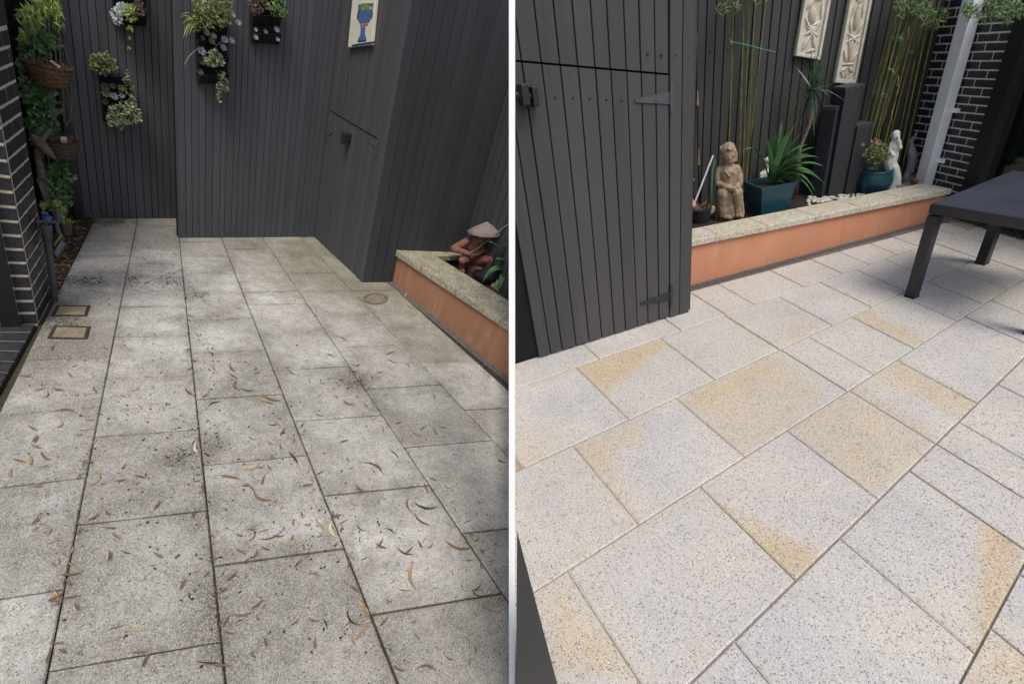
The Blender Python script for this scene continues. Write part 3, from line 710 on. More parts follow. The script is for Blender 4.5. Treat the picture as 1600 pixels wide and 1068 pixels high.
# right courtyard: back fence
HC = (1403, 306)
A6, B6 = R.fl(1000, 306 + (1403 - 1000) * .1855), R.fl(*HC)
zt6 = R.wp(1150, -60, A6, B6).z + .25
fenceR = thing('timber_fence', 'charcoal board fence behind the raised planter, hung with two cream relief panels', 'fence', R, (A6 + B6) * .5)
ln6 = (B6 - A6).length; NB6 = 34
boards(fenceR, R, A6, B6, [project(R, along(A6, B6, ln6 * i / NB6) + z_up) for i in range(NB6 + 1)], 0, zt6, M['board_back'], gap=.007)
backing(fenceR, R, A6, B6, 0, zt6 - .02, -.021, .03, M['gap'])
for i in range(NB6):
    if i % 2 == 0 and 4 < i < 14:
        build(MB().ell(along(A6, B6, ln6 * (i + .5) / NB6) + z_up * R.wp(1093 + i * 4, 73 + i * .6, A6, B6).z + nrm(A6, B6) * .001, .007, nu=8, nv=5), 'nail', M['dark_metal'], parent=fenceR)

# ---------------------------------------------------------------- brick walls
def brick_mesh(ln, dp, h, mat):
    mb = MB(); x, y, z = ln / 2, dp / 2, h / 2; c = .004
    me = bpy.data.meshes.new('brick')
    ring = lambda k, zz: [(-x + k, -y + k, zz), (x - k, -y + k, zz), (x - k, y - k, zz), (-x + k, y - k, zz)]
    mb.add(ring(c, -z) + ring(0, -z + c) + ring(0, z - c) + ring(c, z), [(3, 2, 1, 0), (12, 13, 14, 15)] + [(r * 4 + i, r * 4 + (i + 1) % 4, r * 4 + 4 + (i + 1) % 4, r * 4 + 4 + i) for r in range(3) for i in range(4)])
    me.from_pydata([tuple(q) for q in mb.v], [], mb.f); me.materials.append(mat)
    return me
def brick_wall(parent, a, b, z0, ch, nc, bl, dp, joint, mat, first=0, ends=(0, 0)):
    """running bond on the upright plane a-b; every brick is an object of its own"""
    d = (b - a).normalized(); ln = (b - a).length; n = nrm(a, b); ang = math.atan2(d.y, d.x); cache = {}
    Yp, bp = BASE[parent.name]
    for k in range(nc):
        s = -bl * (.5 if (k + first) % 2 else 0.0) + ends[0] * 0
        while s < ln - .01:
            s0, s1 = max(0, s), min(ln, s + bl); s += bl
            if s1 - s0 < .03: continue
            key = round(s1 - s0, 3)
            if key not in cache: cache[key] = brick_mesh(key - joint * 1.35, dp, ch - joint, mat)
            o = bpy.data.objects.new('brick', cache[key]); COL.objects.link(o); o.parent = parent
            o.location = a.xy.to_3d() + d * (s0 + s1) / 2 - n * (dp / 2) + n * rnd(-.0008, .0008) + Vector((0, 0, z0 + ch * (k + .5))) - bp
            o.rotation_euler = (0, 0, ang)
M['fascia'] = simple('dark brown fascia', lin('#3b3230'), .6, .2, 20)
# left: the dark brick pier
Pc, Pr, Pl = L.fl(59, 507), L.fl(82, 463), L.fl(-40, 511)
zc = L.frame(59, 507).P(25, 301).z / 10.0
NCL = int(L.frame(59, 507).P(16, 58).z / zc)
dpf = L.fl(33, 508); frontL = (dpf - Pc).length; FD = .02; FJ = zc * .115
pier = thing('brick_wall', 'black brick wall end with cream mortar at the left edge, beside the garden tap', 'brick wall', L, Pc)
dS = (Pr - Pc).normalized(); dF = (Pl - Pc).normalized(); lnS = (Pr - Pc).length
zz = Vector((0, 0, 1))
ins_ = .0025
q = [Pc + dS * ins_ + dF * ins_, Pr - dS * .002 + dF * ins_, Pr + dF * .5, Pl + dS * ins_ ]
core = MB().hexa([p - zz * .01 for p in q], [p + zz * (zc * NCL + .01) for p in q]); build(core, 'mortar', M['mortar'], parent=pier)
brick_wall(pier, Pc + dS * FD, Pr, 0, zc, NCL, lnS / 2.5, FD, FJ, M['brick'], 1)
def brick_front():
    n = nrm(Pc, Pl); d = dF; ang = math.atan2(d.y, d.x)
    for k in range(NCL):
        for s0, s1 in ((-FJ * .5, frontL + FJ * .5),):
            o = bpy.data.objects.new('brick', brick_mesh(s1 - s0 - FJ, FD, zc - FJ, M['brick'])); COL.objects.link(o); o.parent = pier
            o.location = Pc + d * (s0 + s1) / 2 - n * FD / 2 + Vector((0, 0, zc * (k + .5))) - Pc; o.rotation_euler = (0, 0, ang)
brick_front()
build(MB().hexa([p + zz * (zc * NCL + .012) for p in (Pc + dS * -.02, Pr + dF * -.0, Pr + dF * .5, Pl - dS * .02)], [p + zz * (zc * NCL + .32) for p in (Pc + dS * -.02, Pr + dF * -.0, Pr + dF * .5, Pl - dS * .02)]), 'fascia', M['fascia'], parent=pier)
jm = thing('door_jamb', 'black door jamb and dark glass at the far left edge below the bricks', 'door frame', L, dpf)
nF = nrm(Pc, Pl)
jb = MB(); jb.obox(dpf + dF * .03 + nF * .0 + zz * 1.1, (dF, nF, zz), (.028, .03, 1.1)); build(jb, 'frame', M['black_frame'], parent=jm)
jb = MB(); jb.obox(dpf + dF * .30 - nF * .02 + zz * 1.1, (dF, nF, zz), (.24, .006, 1.1)); build(jb, 'glass', M['glass'], parent=jm)
# brick sill between the jamb and the pavers
sill = thing('brick_sill', 'dark brick sill course on the ground at the left edge', 'brick paving', L, L.fl(40, 530))
bs0, bs1 = L.fl(58, 509), L.fl(-30, 668); bi0, bi1 = L.fl(-60, 513), L.fl(-260, 640)
NS = 9
sb = MB().slab([bs0 + zz * .001, bs1 + zz * .001, bi1 + zz * .001, bi0 + zz * .001], zz, .05); build(sb, 'mortar', M['gap'], parent=sill)
for i in range(NS):
    t0, t1 = i / NS, (i + 1) / NS
    q = inset([bs0.lerp(bs1, t0), bs0.lerp(bs1, t1), bi0.lerp(bi1, t1), bi0.lerp(bi1, t0)], .004)
    build(MB().slab([p + zz * .012 for p in q], zz, .05, .003), 'brick', M['brick'], parent=sill)
# right: the house wall with downpipe and sliding door
HB = lambda x: (x, 306 + .307 * (x - 1403))
Wc, We = R.fl(*HC), R.fl(*HB(1490.6))
rc = R.frame(*HB(1490.6)); z302 = rc.P(1499, 302).z; z50 = rc.P(1580, 50).z
chR = (z50 - z302) / 19.0
nlow = int(z302 / chR + .5); z0R = z302 - nlow * chR
NCR = nlow + 25
house = thing('house_wall', 'black brick house wall with pale mortar joints at the right, behind the white downpipe', 'brick wall', R, We)
nW = nrm(Wc, We); dW = (We - Wc).normalized()
backing(house, R, Wc - dW * .1, We - dW * .006, 0, z0R + NCR * chR, -.0025, .1, M['mortar_grey'], 'mortar')
x1_ = (R.wp(1558, 100, Wc, We) - R.wp(1526, 98, Wc, We)).dot(dW)
brick_wall(house, We, Wc - dW * .12, z0R, chR, NCR, max(.1, abs(x1_)), .05, .0066, M['brick'])
# door frame and glass beyond the bricks
Wf = We + dW * .015; Wg = R.fl(*HB(1640))
door = thing('sliding_door', 'dark framed glass sliding door at the right edge of the house wall', 'door', R, Wf)
zdt = z0R + NCR * chR
fm = MB(); fm.obox(Wf + dW * .045 - nW * .03 + zz * zdt / 2, (dW, nW, zz), (.045, .05, zdt / 2)); build(fm, 'frame', M['black_frame'], parent=door)
fm = MB(); fm.obox(Wf + dW * .125 - nW * .01 + zz * zdt / 2, (dW, nW, zz), (.03, .035, zdt / 2)); build(fm, 'frame', M['dark_metal'], parent=door)
fm = MB(); fm.obox(Wf + dW * .65 - nW * .03 + zz * (zdt / 2 + .03), (dW, nW, zz), (.5, .004, zdt / 2 - .03)); build(fm, 'glass', M['glass'], parent=door)
fm = MB(); fm.obox(Wf + dW * .65 - nW * .02 + zz * .03, (dW, nW, zz), (.5, .03, .03)); build(fm, 'track', M['black_frame'], parent=door)
edge = thing('brick_sill', 'dark brick edging course on the ground under the table by the glass door', 'brick paving', R, R.fl(1500, 344))
so0, so1 = R.fl(1455, 332.5), R.fl(1660, 395); si0, si1 = R.fl(*HB(1448)), R.fl(*HB(1655))
build(MB().slab([p + zz * .002 for p in (so0, so1, si1, si0)], zz, .05), 'mortar', M['joint_clean'], parent=edge)
for i in range(16):
    t0, t1 = i / 16, (i + 1) / 16
    q = inset([so0.lerp(so1, t0), so0.lerp(so1, t1), si0.lerp(si1, t1), si0.lerp(si1, t0)], .004)
    build(MB().slab([p + zz * .016 for p in q], zz, .05, .003), 'brick', M['brick'], parent=edge)
# downpipe
dp0 = R.wp(1448, 267, Wc, We, .05); dp1 = R.wp(1517, 15, Wc, We, .05)
hw = abs((R.wp(1457, 267, Wc, We, .05) - R.wp(1440, 267, Wc, We, .05)).dot(dW)) / 2
pc = Vector(((dp0.x + dp1.x) / 2, (dp0.y + dp1.y) / 2, 0))
pipe = thing('downpipe', 'off white rectangular downpipe fixed to the black brick wall', 'downpipe', R, pc)
zdp = z0R + NCR * chR
build(MB().obox(pc + zz * (.1 + zdp / 2), (dW, nW, zz), (hw, .035, zdp / 2)), 'pipe', M['downpipe'], parent=pipe, mods=(bevel(.006),))
for yy, xx in ((173, 1474), (252, 1460)):
    zb = R.wp(xx, yy, Wc, We, .05).z
    k = MB().obox(pc + zz * zb - nW * .01, (dW, nW, zz), (hw + .004, .03, .012)); k.obox(pc + zz * zb + dW * (hw + .02) - nW * .035, (dW, nW, zz), (.02, .006, .014)); build(k, 'bracket', M['downpipe'], parent=pipe)

# ---------------------------------------------------------------- raised planters
# left planter
F0, F1 = L.fl(612, 439.5), L.fl(794, 588); dP = (F1 - F0).normalized(); nP = nrm(F0, F1); F1x = F1 + dP * .4
hW0 = L.wp(621, 399.5, F0, F1).z; hW1 = L.wp(794, 513, F0, F1).z
hC0 = L.wp(616, 388, F0, F1, .02).z; hC1 = L.wp(794, 503, F0, F1, .02).z
lnP = (F1 - F0).length
hw_at = lambda s: hW0 + (hW1 - hW0) * s / lnP
hc_at = lambda s: hC0 + (hC1 - hC0) * s / lnP
plL = thing('raised_planter', 'terracotta rendered planter with mossy granite coping, holding the fisherman statue', 'planter', L, F0)
pt = lambda s, o, z: F0.xy.to_3d() + dP * s + nP * o + Vector((0, 0, z))
E_ = lnP + .4
wm = MB().hexa([pt(0, 0, -.01), pt(E_, 0, -.01), pt(E_, -.09, -.01), pt(0, -.09, -.01)], [pt(0, 0, hw_at(0)), pt(E_, 0, hw_at(E_)), pt(E_, -.09, hw_at(E_)), pt(0, -.09, hw_at(0))])
build(wm, 'wall', M['render_before'], parent=plL, clip=True)
inner0 = L.fl(682, 402, hC0 - .002)
cw = abs((inner0 - pt(0, 0, 0)).dot(nP))                      # coping width from the wall face inwards
sj = [-.0] + [ (L.wp(x, y, F0, F1, .02) - F0).dot(dP) for x, y in ((657, 414 + 9), (711, 451 + 8), (781, 497 + 7))] + [E_]
sj[0] = -.005
for s0, s1 in zip(sj, sj[1:]):
    a0, a1 = s0 + .0025, s1 - .0025
    top = [pt(a0, .02, hc_at(a0)), pt(a1, .02, hc_at(a1)), pt(a1, -cw, hc_at(a1)), pt(a0, -cw, hc_at(a0))]
    th = hC0 - hW0 - .002
    build(MB().slab(top, (0, 0, 1), th, .004), 'coping_stone', M['coping_before'], parent=plL, clip=True)
# return coping along the shed
rs1 = (inner0 - F0).dot(dP)
bw = (L.fl(709, 440) - F0).dot(nP)
top = [pt(-.005, -cw - .003, hC0 - .001), pt(rs1, -cw - .003, hc_at(rs1) - .001), pt(rs1, bw + .02, hc_at(rs1) - .001), pt(-.005, bw + .02, hC0 - .001)]
mid = lambda a, b, t: a.lerp(b, t)
for t0, t1 in ((0.0, .5), (.505, 1.0)):
    build(MB().slab([mid(top[0], top[3], t0), mid(top[1], top[2], t0), mid(top[1], top[2], t1), mid(top[0], top[3], t1)], (0, 0, 1), .04, .003), 'coping_stone', M['coping_before'], parent=plL)
soilzL = hC0 - .075
sm = MB().hexa([pt(.01, -.08, 0), pt(E_, -.08, 0), pt(E_, bw + .03, 0), pt(.01, bw + .03, 0)], [pt(.01, -.08, soilzL), pt(E_, -.08, soilzL - .02), pt(E_, bw + .03, soilzL - .02), pt(.01, bw + .03, soilzL)])
build(sm, 'soil', M['soil'], parent=plL, clip=True)
# right planter
G0, G1 = R.fl(1077, 446), R.fl(1450, 346); dG = (G1 - G0).normalized(); nG = nrm(G0, G1); lnG = (G1 - G0).length
kW0 = R.wp(1079, 386, G0, G1).z; kW1 = R.wp(1477, 303, G0, G1).z
kC0 = R.wp(1079, 377, G0, G1, .02).z; kC1 = R.wp(1482, 296, G0, G1, .02).z
sW1 = (R.wp(1477, 303, G0, G1) - G0).dot(dG)
pg = lambda s, o, z: G0.xy.to_3d() + dG * s + nG * o + Vector((0, 0, z))
kw = lambda s: kW0 + (kW1 - kW0) * s / sW1
kc = lambda s: kC0 + (kC1 - kC0) * s / sW1
plR = thing('raised_planter', 'clean terracotta rendered planter with granite coping along the back of the patio', 'planter', R, G0)
s_0, s_1 = -.9, sW1
depG = abs((A6 - G0).dot(nG))
build(MB().hexa([pg(s_0, 0, -.01), pg(s_1, 0, -.01), pg(s_1, -.09, -.01), pg(s_0, -.09, -.01)], [pg(s_0, 0, kw(s_0)), pg(s_1, 0, kw(s_1)), pg(s_1, -.09, kw(s_1)), pg(s_0, -.09, kw(s_0))]), 'wall', M['render_after'], parent=plR, clip=True)
build(MB().hexa([pg(s_1 - .09, -.092, -.01), pg(s_1, -.092, -.01), pg(s_1, -depG, -.01), pg(s_1 - .09, -depG, -.01)], [pg(s_1 - .09, -.092, kw(s_1)), pg(s_1, -.092, kw(s_1)), pg(s_1, -depG, kw(s_1)), pg(s_1 - .09, -depG, kw(s_1))]), 'wall', M['render_after'], parent=plR)
cwR = abs((R.fl(1200, 332, kc((R.wp(1200, 352, G0, G1) - G0).dot(dG))) - G0).dot(nG))
js = [s_0, -.35] + [(R.wp(x, y, G0, G1, .02) - G0).dot(dG) for x, y in ((1125, 368), (1200, 352), (1275, 338), (1345, 324), (1415, 310))] + [s_1 + .02]
for s0, s1 in zip(js, js[1:]):
    a0, a1 = s0 + .0015, s1 - .0015
    build(MB().slab([pg(a0, .02, kc(a0)), pg(a1, .02, kc(a1)), pg(a1, -cwR, kc(a1)), pg(a0, -cwR, kc(a0))], (0, 0, 1), min(kC0 - kW0, kC1 - kW1) - .001, .004), 'coping_stone', M['coping_after'], parent=plR, clip=True)
soilzR = lambda s: kc(s) - .06
build(MB().hexa([pg(s_0, -.08, 0), pg(s_1 - .02, -.08, 0), pg(s_1 - .02, -depG + .01, 0), pg(s_0, -depG + .01, 0)], [pg(s_0, -.08, soilzR(s_0)), pg(s_1 - .02, -.08, soilzR(s_1)), pg(s_1 - .02, -depG + .01, soilzR(s_1)), pg(s_0, -depG + .01, soilzR(s_0))]), 'soil', M['soil'], parent=plR, clip=True)
SZR = soilzR(lnG * .4)
print('DIM', 'pierc', zc, 'frontL', frontL, 'lnS', lnS, 'hW0', hW0, hW1, 'hC', hC0, hC1, 'kW', kW0, kW1, 'kC', kC0, kC1, 'chR', chR, 'zt', zt1, zt2, zt3, zt5, zt6, 'cw', cw, cwR, 'depG', depG, 'hw', hw)
# ---------------------------------------------------------------- slot drains along the planters
def drain(Y, label, a, b, wd, n_side):
    """grated channel: rim and cross bars"""
    d = (b - a).normalized(); ln = (b - a).length; t = thing('slot_drain', label, 'drain', Y, a)
    build(MB().hexa([a - zz * .03, b - zz * .03, b + n_side * wd - zz * .03, a + n_side * wd - zz * .03], [a - zz * .006, b - zz * .006, b + n_side * wd - zz * .006, a + n_side * wd - zz * .006]), 'channel', M['dark_metal'], parent=t, clip=True)
    for o in (0.0, wd - .012):
        build(MB().hexa([a + n_side * o - zz * .005, b + n_side * o - zz * .005, b + n_side * (o + .012) - zz * .005, a + n_side * (o + .012) - zz * .005], [a + n_side * o + zz * .003, b + n_side * o + zz * .003, b + n_side * (o + .012) + zz * .003, a + n_side * (o + .012) + zz * .003]), 'rim', M['drain'], parent=t, clip=True)
    g = MB(); k = int(ln / .016)
    for i in range(k):
        c = a + d * (ln * (i + .5) / k) + n_side * (wd / 2)
        g.obox(c, ((d + n_side * .35).normalized(), (n_side - d * .35).normalized(), zz), (.0045, wd / 2 - .01, .003))
    build(g, 'grate_bars', M['drain'], parent=t, clip=True, kind='stuff')
M['drain'] = simple('grey drain plastic', lin('#6b6866'), .6, .3, 40)
fa, fb = L.fl(607, 442), L.fl(794, 609); wdL = abs((fa - F0).dot(nP)) * .9
drain(L, 'narrow grated drain along the foot of the planter in the littered courtyard', F0 + nP * .004, F1 + dP * .3 + nP * .004, max(.05, wdL), nP)
wdR = abs((R.fl(1200, 423) - G0).dot(nG)) * .95
drain(R, 'narrow grey grated drain along the foot of the clean terracotta planter', pg(-.5, .004, 0), pg(sW1, .004, 0), max(.04, wdR), nG)

# ================================================================== OBJECTS
# ---------------------------------------------------------------- covers in the paving
def lid(label, px4, rim, Y=L):
    q = [Y.fl(*p) for p in px4]; c = sum(q, Vector()) / 4
    t = thing('access_cover', label, 'drain cover', Y, c)
    o = inset(q, -rim)
    build(MB().slab([p + zz * .0035 for p in o], zz, .02), 'rim', M['soil_bed'], parent=t)
    build(MB().slab([p + zz * (.0045 + .002 * (i_ % 2)) for i_, p in enumerate(inset(q, .003))], zz, .02, .003), 'lid', M['cover'], parent=t)
lid('square pitted access cover by the brick wall, the farther of two', [(84, 493), (133, 493), (138, 479), (92, 479)], .008)
lid('square pitted access cover by the brick wall, the nearer of two', [(79, 528), (133, 529), (138, 512), (88, 511)], .009)
dc = L.fl(587, 467); du = L.fl(605, 467) - dc; dv = L.fl(587, 459) - dc; ru, rv = du.length, dv.length
t = thing('round_drain_cover', 'round drain ring set in the mossy pavers near the shed corner', 'drain cover', L, dc)
ux = du.normalized()
def ringm(r0, r1, z0, z1):
    mb = MB(); k = 32; vs = []
    for r, z in ((r0, z0), (r1, z0), (r1, z1), (r0, z1)): vs += [dc + du * (r * math.cos(6.2832 * i / k)) + dv * (r * math.sin(6.2832 * i / k)) + zz * z for i in range(k)]
    return mb.add(vs, [(a * k + i, a * k + (i + 1) % k, ((a + 1) % 4) * k + (i + 1) % k, ((a + 1) % 4) * k + i) for a in range(4) for i in range(k)])
build(ringm(.82, 1.08, .001, .007), 'ring', M['driftwood'], parent=t)
build(ringm(.0, .78, .0005, .005), 'lid', M['cover'], parent=t)

# ---------------------------------------------------------------- garden bed on the left
bedq = [L.fl(88, 470), L.fl(91, 458), L.fl(142, 354), L.fl(152, 341), L.fl(60, 336), L.fl(40, 380), L.fl(70, 455)]
gb = setp(build(MB().slab([p + zz * -.004 for p in bedq], zz, .1), 'garden_bed', M['soil_bed'], Y=L), kind='structure')
chips = MB(); pts_ = []
def in_bed():
    while True:
        x, y = rnd(60, 150), rnd(338, 468)
        if sd_poly(x, y, [(88, 470), (91, 458), (142, 354), (152, 341), (60, 336), (70, 455)]) > 0: return x, y
for i in range(420):
    x, y = in_bed(); p = L.fl(x, y) + zz * rnd(-.002, .008); a = rnd(0, 6.28); ln = rnd(.012, .035)
    chips.leaf(p, Vector((math.cos(a), math.sin(a), rnd(-.2, .3))), zz + rvec() * .5, ln, ln * rnd(.2, .5), .2, rnd(-.5, .8))
build(chips, 'bark_mulch', M['leaf_litter'] if 'leaf_litter' in M else M['leaf_brown'], Y=L, kind='stuff')['label'] = 'bark chips and dry leaves covering the garden bed'

# ---------------------------------------------------------------- foliage helpers
def cloud(mb, fr, blobs, n, lp, dw=(-.05, .05), droop=.3, wd=.5, out=None):
    """leaves scattered through blobs given as (px, py, radius px)"""
    m = fr.m; wts = [b[2] ** 2 for b in blobs]
    for i in range(n):
        x, y, r = random.choices(blobs, wts)[0]
        a = rnd(0, 6.28); q = r * math.sqrt(random.random())
        p = fr.P(x + q * math.cos(a), y + q * math.sin(a), rnd(*dw))
        d = rvec(); d.z -= droop; d -= fr.w * .35
        ln = lp * m * rnd(.6, 1.2)
        mb.leaf(p - d.normalized() * ln * .5, d, (rvec() + Vector((0, 0, 1.1)) - fr.w * .8), ln, ln * wd * rnd(.8, 1.2), .12, rnd(0, .9))
    return mb
def rosette(c, axis, r, k=4, up=.5):
    mb = MB(); axis = axis.normalized(); x = axis.orthogonal().normalized(); y = axis.cross(x)
    for lay in range(k):
        n = 10 - lay; rr = r * (1 - lay * .2); el = up + lay * .3
        for i in range(n):
            a = 6.2832 * (i + .5 * lay) / n + rnd(-.1, .1); d = (x * math.cos(a) + y * math.sin(a)) * math.cos(el) + axis * math.sin(el)
            mb.strap([c + d * rr * q + axis * (q * q * rr * .15) for q in (0, .35, .7, 1)], rr * .42, .25, lambda t: (.5 + .6 * t) * (1 - t ** 3) + .03, up=axis)
    return mb
class WF:                                             # a frame lying on a wall
    def __init__(s, Y, a, b, px, py, off=.0):
        s.Y = Y; s.a = a; s.b = b; s.w = -nrm(a, b); s.B = Y.wp(px, py, a, b, off); s.off = off
        s.m = (s.B - Vector((0, 0, EYE))).length / Y.dr(px, py).length / FPX
    def P(s, px, py, dw=0.0): return s.Y.wp(px, py, s.a, s.b, s.off - dw)
def plant(name, label, cat, Y, base, parts, group=None):
    t = thing(name, label, cat, Y, base, group)
    for nm, mb, mat, kind in parts: build(mb, nm, mat, parent=t, recalc=False, kind=kind, clip=False)
    return t
# ---------------------------------------------------------------- felt wall planters on the left fences
def wall_planter(label, a, b, c4, rows_, cols_):
    f = WF(L, a, b, *c4[0], .004); p = [f.P(*q) for q in c4]; n = -f.w
    t = thing('wall_planter', label, 'wall planter', L, (p[2] + p[3]) / 2)
    build(MB().slab([q + n * .018 for q in p], n, .016, .003), 'back_panel', M['felt'], parent=t)
    for r in range(rows_):
        for c in range(cols_):
            bl = lambda u, v: (p[0].lerp(p[1], u)).lerp(p[3].lerp(p[2], u), v)
            u0, u1 = (c + .06) / cols_, (c + .94) / cols_; v0, v1 = (r + .42) / rows_, (r + .97) / rows_
            mb = MB().hexa([bl(u0, v1) + n * .019, bl(u1, v1) + n * .019, bl(u1, v0) + n * .019, bl(u0, v0) + n * .019],
                           [bl(u0, v1) + n * .026, bl(u1, v1) + n * .026, bl(u1, v0) + n * .055, bl(u0, v0) + n * .055])
            build(mb, 'pocket', M['felt'], parent=t)
    return f
fa_ = wall_planter('black felt wall planter of succulents with trailing ivy on the back left fence', A1, B1, [(154, 117.5), (198, 121), (206, 192), (161, 189)], 3, 3)
fb_ = wall_planter('tall black felt wall planter on the screen wall under the big grassy plant', A2, B2, [(303, 20), (353, 20), (354, 128), (307, 131)], 4, 3)
fc_ = wall_planter('small black felt wall planter with red and green plants atop the screen wall', A2, B2, [(389, -20), (437, -20), (434, 69), (391, 66)], 3, 3)
fd_ = wall_planter('black felt wall planter at the top of the back left fence, mostly out of frame', A1, B1, [(173, -30), (226, -30), (227, 40), (177, 40)], 2, 3)
def succ(f, px, py, rpx, mat, label, name='succulent_rosette', stem=None):
    c = f.P(px, py, -.075); r = rpx * f.m
    t = thing(name, label, 'succulent', L, c)
    build(rosette(c, (-f.w + zz * .5), r), 'rosette', M[mat], parent=t, recalc=False)
    q = f.P(px, py + rpx * .2, -.03); build(MB().tube([q, q.lerp(c, .6) + zz * .004, c], r * .14, 6), 'stem', M['leaf_brown'], parent=t)
succ(fa_, 163, 136, 7, 'succ_brown', 'brown tipped succulent rosette at the upper left of the ivy wall planter')
succ(fa_, 165, 147, 8, 'succ_green', 'grey green succulent rosette below the brown tipped one in the ivy wall planter')
succ(fa_, 175, 135, 5.5, 'succ_brown', 'small bronze succulent in the middle of the top row of the ivy wall planter')
succ(fa_, 178, 151, 7, 'succ_blue', 'pale silvery succulent rosette in the middle of the ivy wall planter')
succ(fa_, 189, 138, 6, 'succ_green', 'round green succulent at the upper right of the ivy wall planter')
succ(fa_, 190, 150, 5, 'succ_blue', 'small grey succulent beside the trailing ivy stem')
succ(fa_, 164, 160, 5.5, 'succ_brown', 'drying brown succulent at the lower left of the ivy wall planter')
mb = cloud(MB(), fa_, [(183, 178, 16), (205, 180, 16), (176, 188, 10), (200, 165, 9), (214, 186, 8), (190, 192, 10)], 520, 6, (-.13, -.02), .4, .65)
st_ = MB()
for x0, y0, x1, y1, sg in ((196, 116, 203, 150, 4), (200, 112, 208, 160, -3), (194, 122, 190, 160, 3), (205, 135, 212, 165, 2)):
    pth = [fa_.P(x0 + (x1 - x0) * k / 8 + sg * math.sin(k * .8), y0 + (y1 - y0) * k / 8, -.05 - .01 * math.sin(k)) for k in range(9)]
    st_.tube(pth, .0022, 5)
    for p in pth:
        for _ in range(4): d = rvec(); mb.leaf(p, d, rvec() + zz, 5 * fa_.m, 3.2 * fa_.m, .1, .3)
plant('trailing_ivy', 'variegated green and cream ivy spilling from the lower wall planter', 'trailing plant', L, fa_.P(200, 150, -.03), [('foliage', mb, M['leaf_varieg'], 'stuff'), ('stem', st_, M['leaf_olive'], None)])
mb = cloud(MB(), fa_, [(150, 95, 11), (162, 92, 12), (172, 102, 11), (158, 105, 12), (178, 108, 7), (147, 104, 7)], 480, 7, (-.12, -.01), -.2, .4)
st_ = MB()
for x in (150, 158, 166, 174): st_.tube([fa_.P(165, 121, -.03), fa_.P((165 + x) / 2, 112, -.06), fa_.P(x, 98, -.07)], .0025, 5)
plant('wall_shrub', 'olive green bushy plant growing above the ivy wall planter', 'shrub', L, fa_.P(165, 121, -.03), [('foliage', mb, M['leaf_olive'], 'stuff'), ('stem', st_, M['bark'], None)])
# tall planter
mb = cloud(MB(), fb_, [(318, 22, 18), (338, 20, 18), (330, 38, 14), (310, 40, 10), (350, 30, 14), (345, 8, 20), (320, 5, 18), (300, 30, 8)], 620, 7, (-.16, -.02), .1, .5)
plant('leafy_cluster', 'dense mixed green plants crowning the tall wall planter', 'plant', L, fb_.P(330, 30, -.02), [('foliage', mb, M['leaf_olive'], 'stuff')])
gl = thing('spider_plant', 'pale arching grassy leaves at the upper left of the tall wall planter', 'plant', L, fb_.P(308, 40, -.03))
for tx, ty, hx, hy in ((281, 28, 296, 18), (284, 38, 298, 24), (287, 50, 297, 28), (290, 60, 298, 32), (286, 62, 292, 34), (283, 24, 300, 12), (378, 24, 352, 2), (372, 40, 356, 14), (362, 52, 354, 20), (296, 55, 302, 34), (300, 6, 304, 20), (294, -4, 306, 12)):
    b = fb_.P(308 if tx < 330 else 345, 38, -.05)
    build(MB().strap(bez(b, fb_.P(hx, hy, -.11), fb_.P(tx, ty, -.12), 8), 3.0 * fb_.m, .2, lambda q: (1 - q ** 2) + .03), 'leaf', M['leaf_lime'], parent=gl, recalc=False)
for px, py, r, mt, lb in ((322, 52, 6, 'succ_pale', 'pale succulent on a thin stem left of centre in the tall wall planter'), (333, 57, 5.5, 'succ_pale', 'pale succulent on a forked stem at the centre of the tall wall planter'),
                          (330, 65, 6, 'succ_green', 'dull green succulent hanging under the forked stem in the tall wall planter'), (350, 63, 7, 'succ_pale', 'pale succulent cluster at the right of the forked stem'),
                          (361, 64, 6, 'succ_pale', 'rightmost pale succulent reaching out past the tall wall planter'), (348, 75, 6.5, 'succ_blue', 'drooping grey succulent below the pale cluster on the right'),
                          (314, 81, 8, 'succ_blue', 'blue grey succulent rosette beside the bare twig'), (315, 98, 5, 'succ_brown', 'small brown succulent below the blue grey rosette'), (312, 113, 6, 'succ_brown', 'withered bronze succulent at the lower left of the tall wall planter'), (316, 60, 4.5, 'succ_brown', 'dim brown succulent under the grassy leaves'),
                          (362, 24, 6, 'succ_pale', 'pale rosette among the top leaves of the tall wall planter'), (371, 36, 6, 'succ_pale', 'pale rosette at the outer right tip of the top leaves'), (352, 28, 6, 'succ_green', 'grey green rosette amid the crowning leaves')):
    succ(fb_, px, py, r, mt, lb)
tw = MB().tube([fb_.P(338, 82, -.04), fb_.P(337, 70, -.07), fb_.P(328, 58, -.085)], .0025, 6); tw.tube([fb_.P(337, 72, -.07), fb_.P(345, 66, -.08), fb_.P(352, 62, -.085)], .0022, 6); tw.tube([fb_.P(344, 48, -.05), fb_.P(346, 36, -.08)], .0022, 6)
setp(build(tw, 'forked_stem', M['twig'], Y=L, base=fb_.P(338, 82, -.04)), 'thin forked pale stem in the middle of the tall wall planter', 'stem')
tw = MB().tube([fb_.P(309, 76, -.06), fb_.P(302, 82, -.09), fb_.P(295, 89, -.10), fb_.P(288, 101, -.10)], [.002, .0025, .003, .003], 6)
setp(build(tw, 'bare_twig', M['twig'], Y=L, base=fb_.P(309, 76, -.06)), 'bare pinkish twig hanging out to the left of the tall wall planter', 'twig')
mb = cloud(MB(), fb_, [(335, 92, 12), (326, 96, 8), (344, 96, 8), (334, 84, 8)], 260, 6.5, (-.13, -.03), .1, .55)
plant('leafy_succulent', 'round green leafy succulent in the middle of the tall wall planter', 'succulent', L, fb_.P(335, 98, -.03), [('foliage', mb, M['succ_green'], 'stuff')])
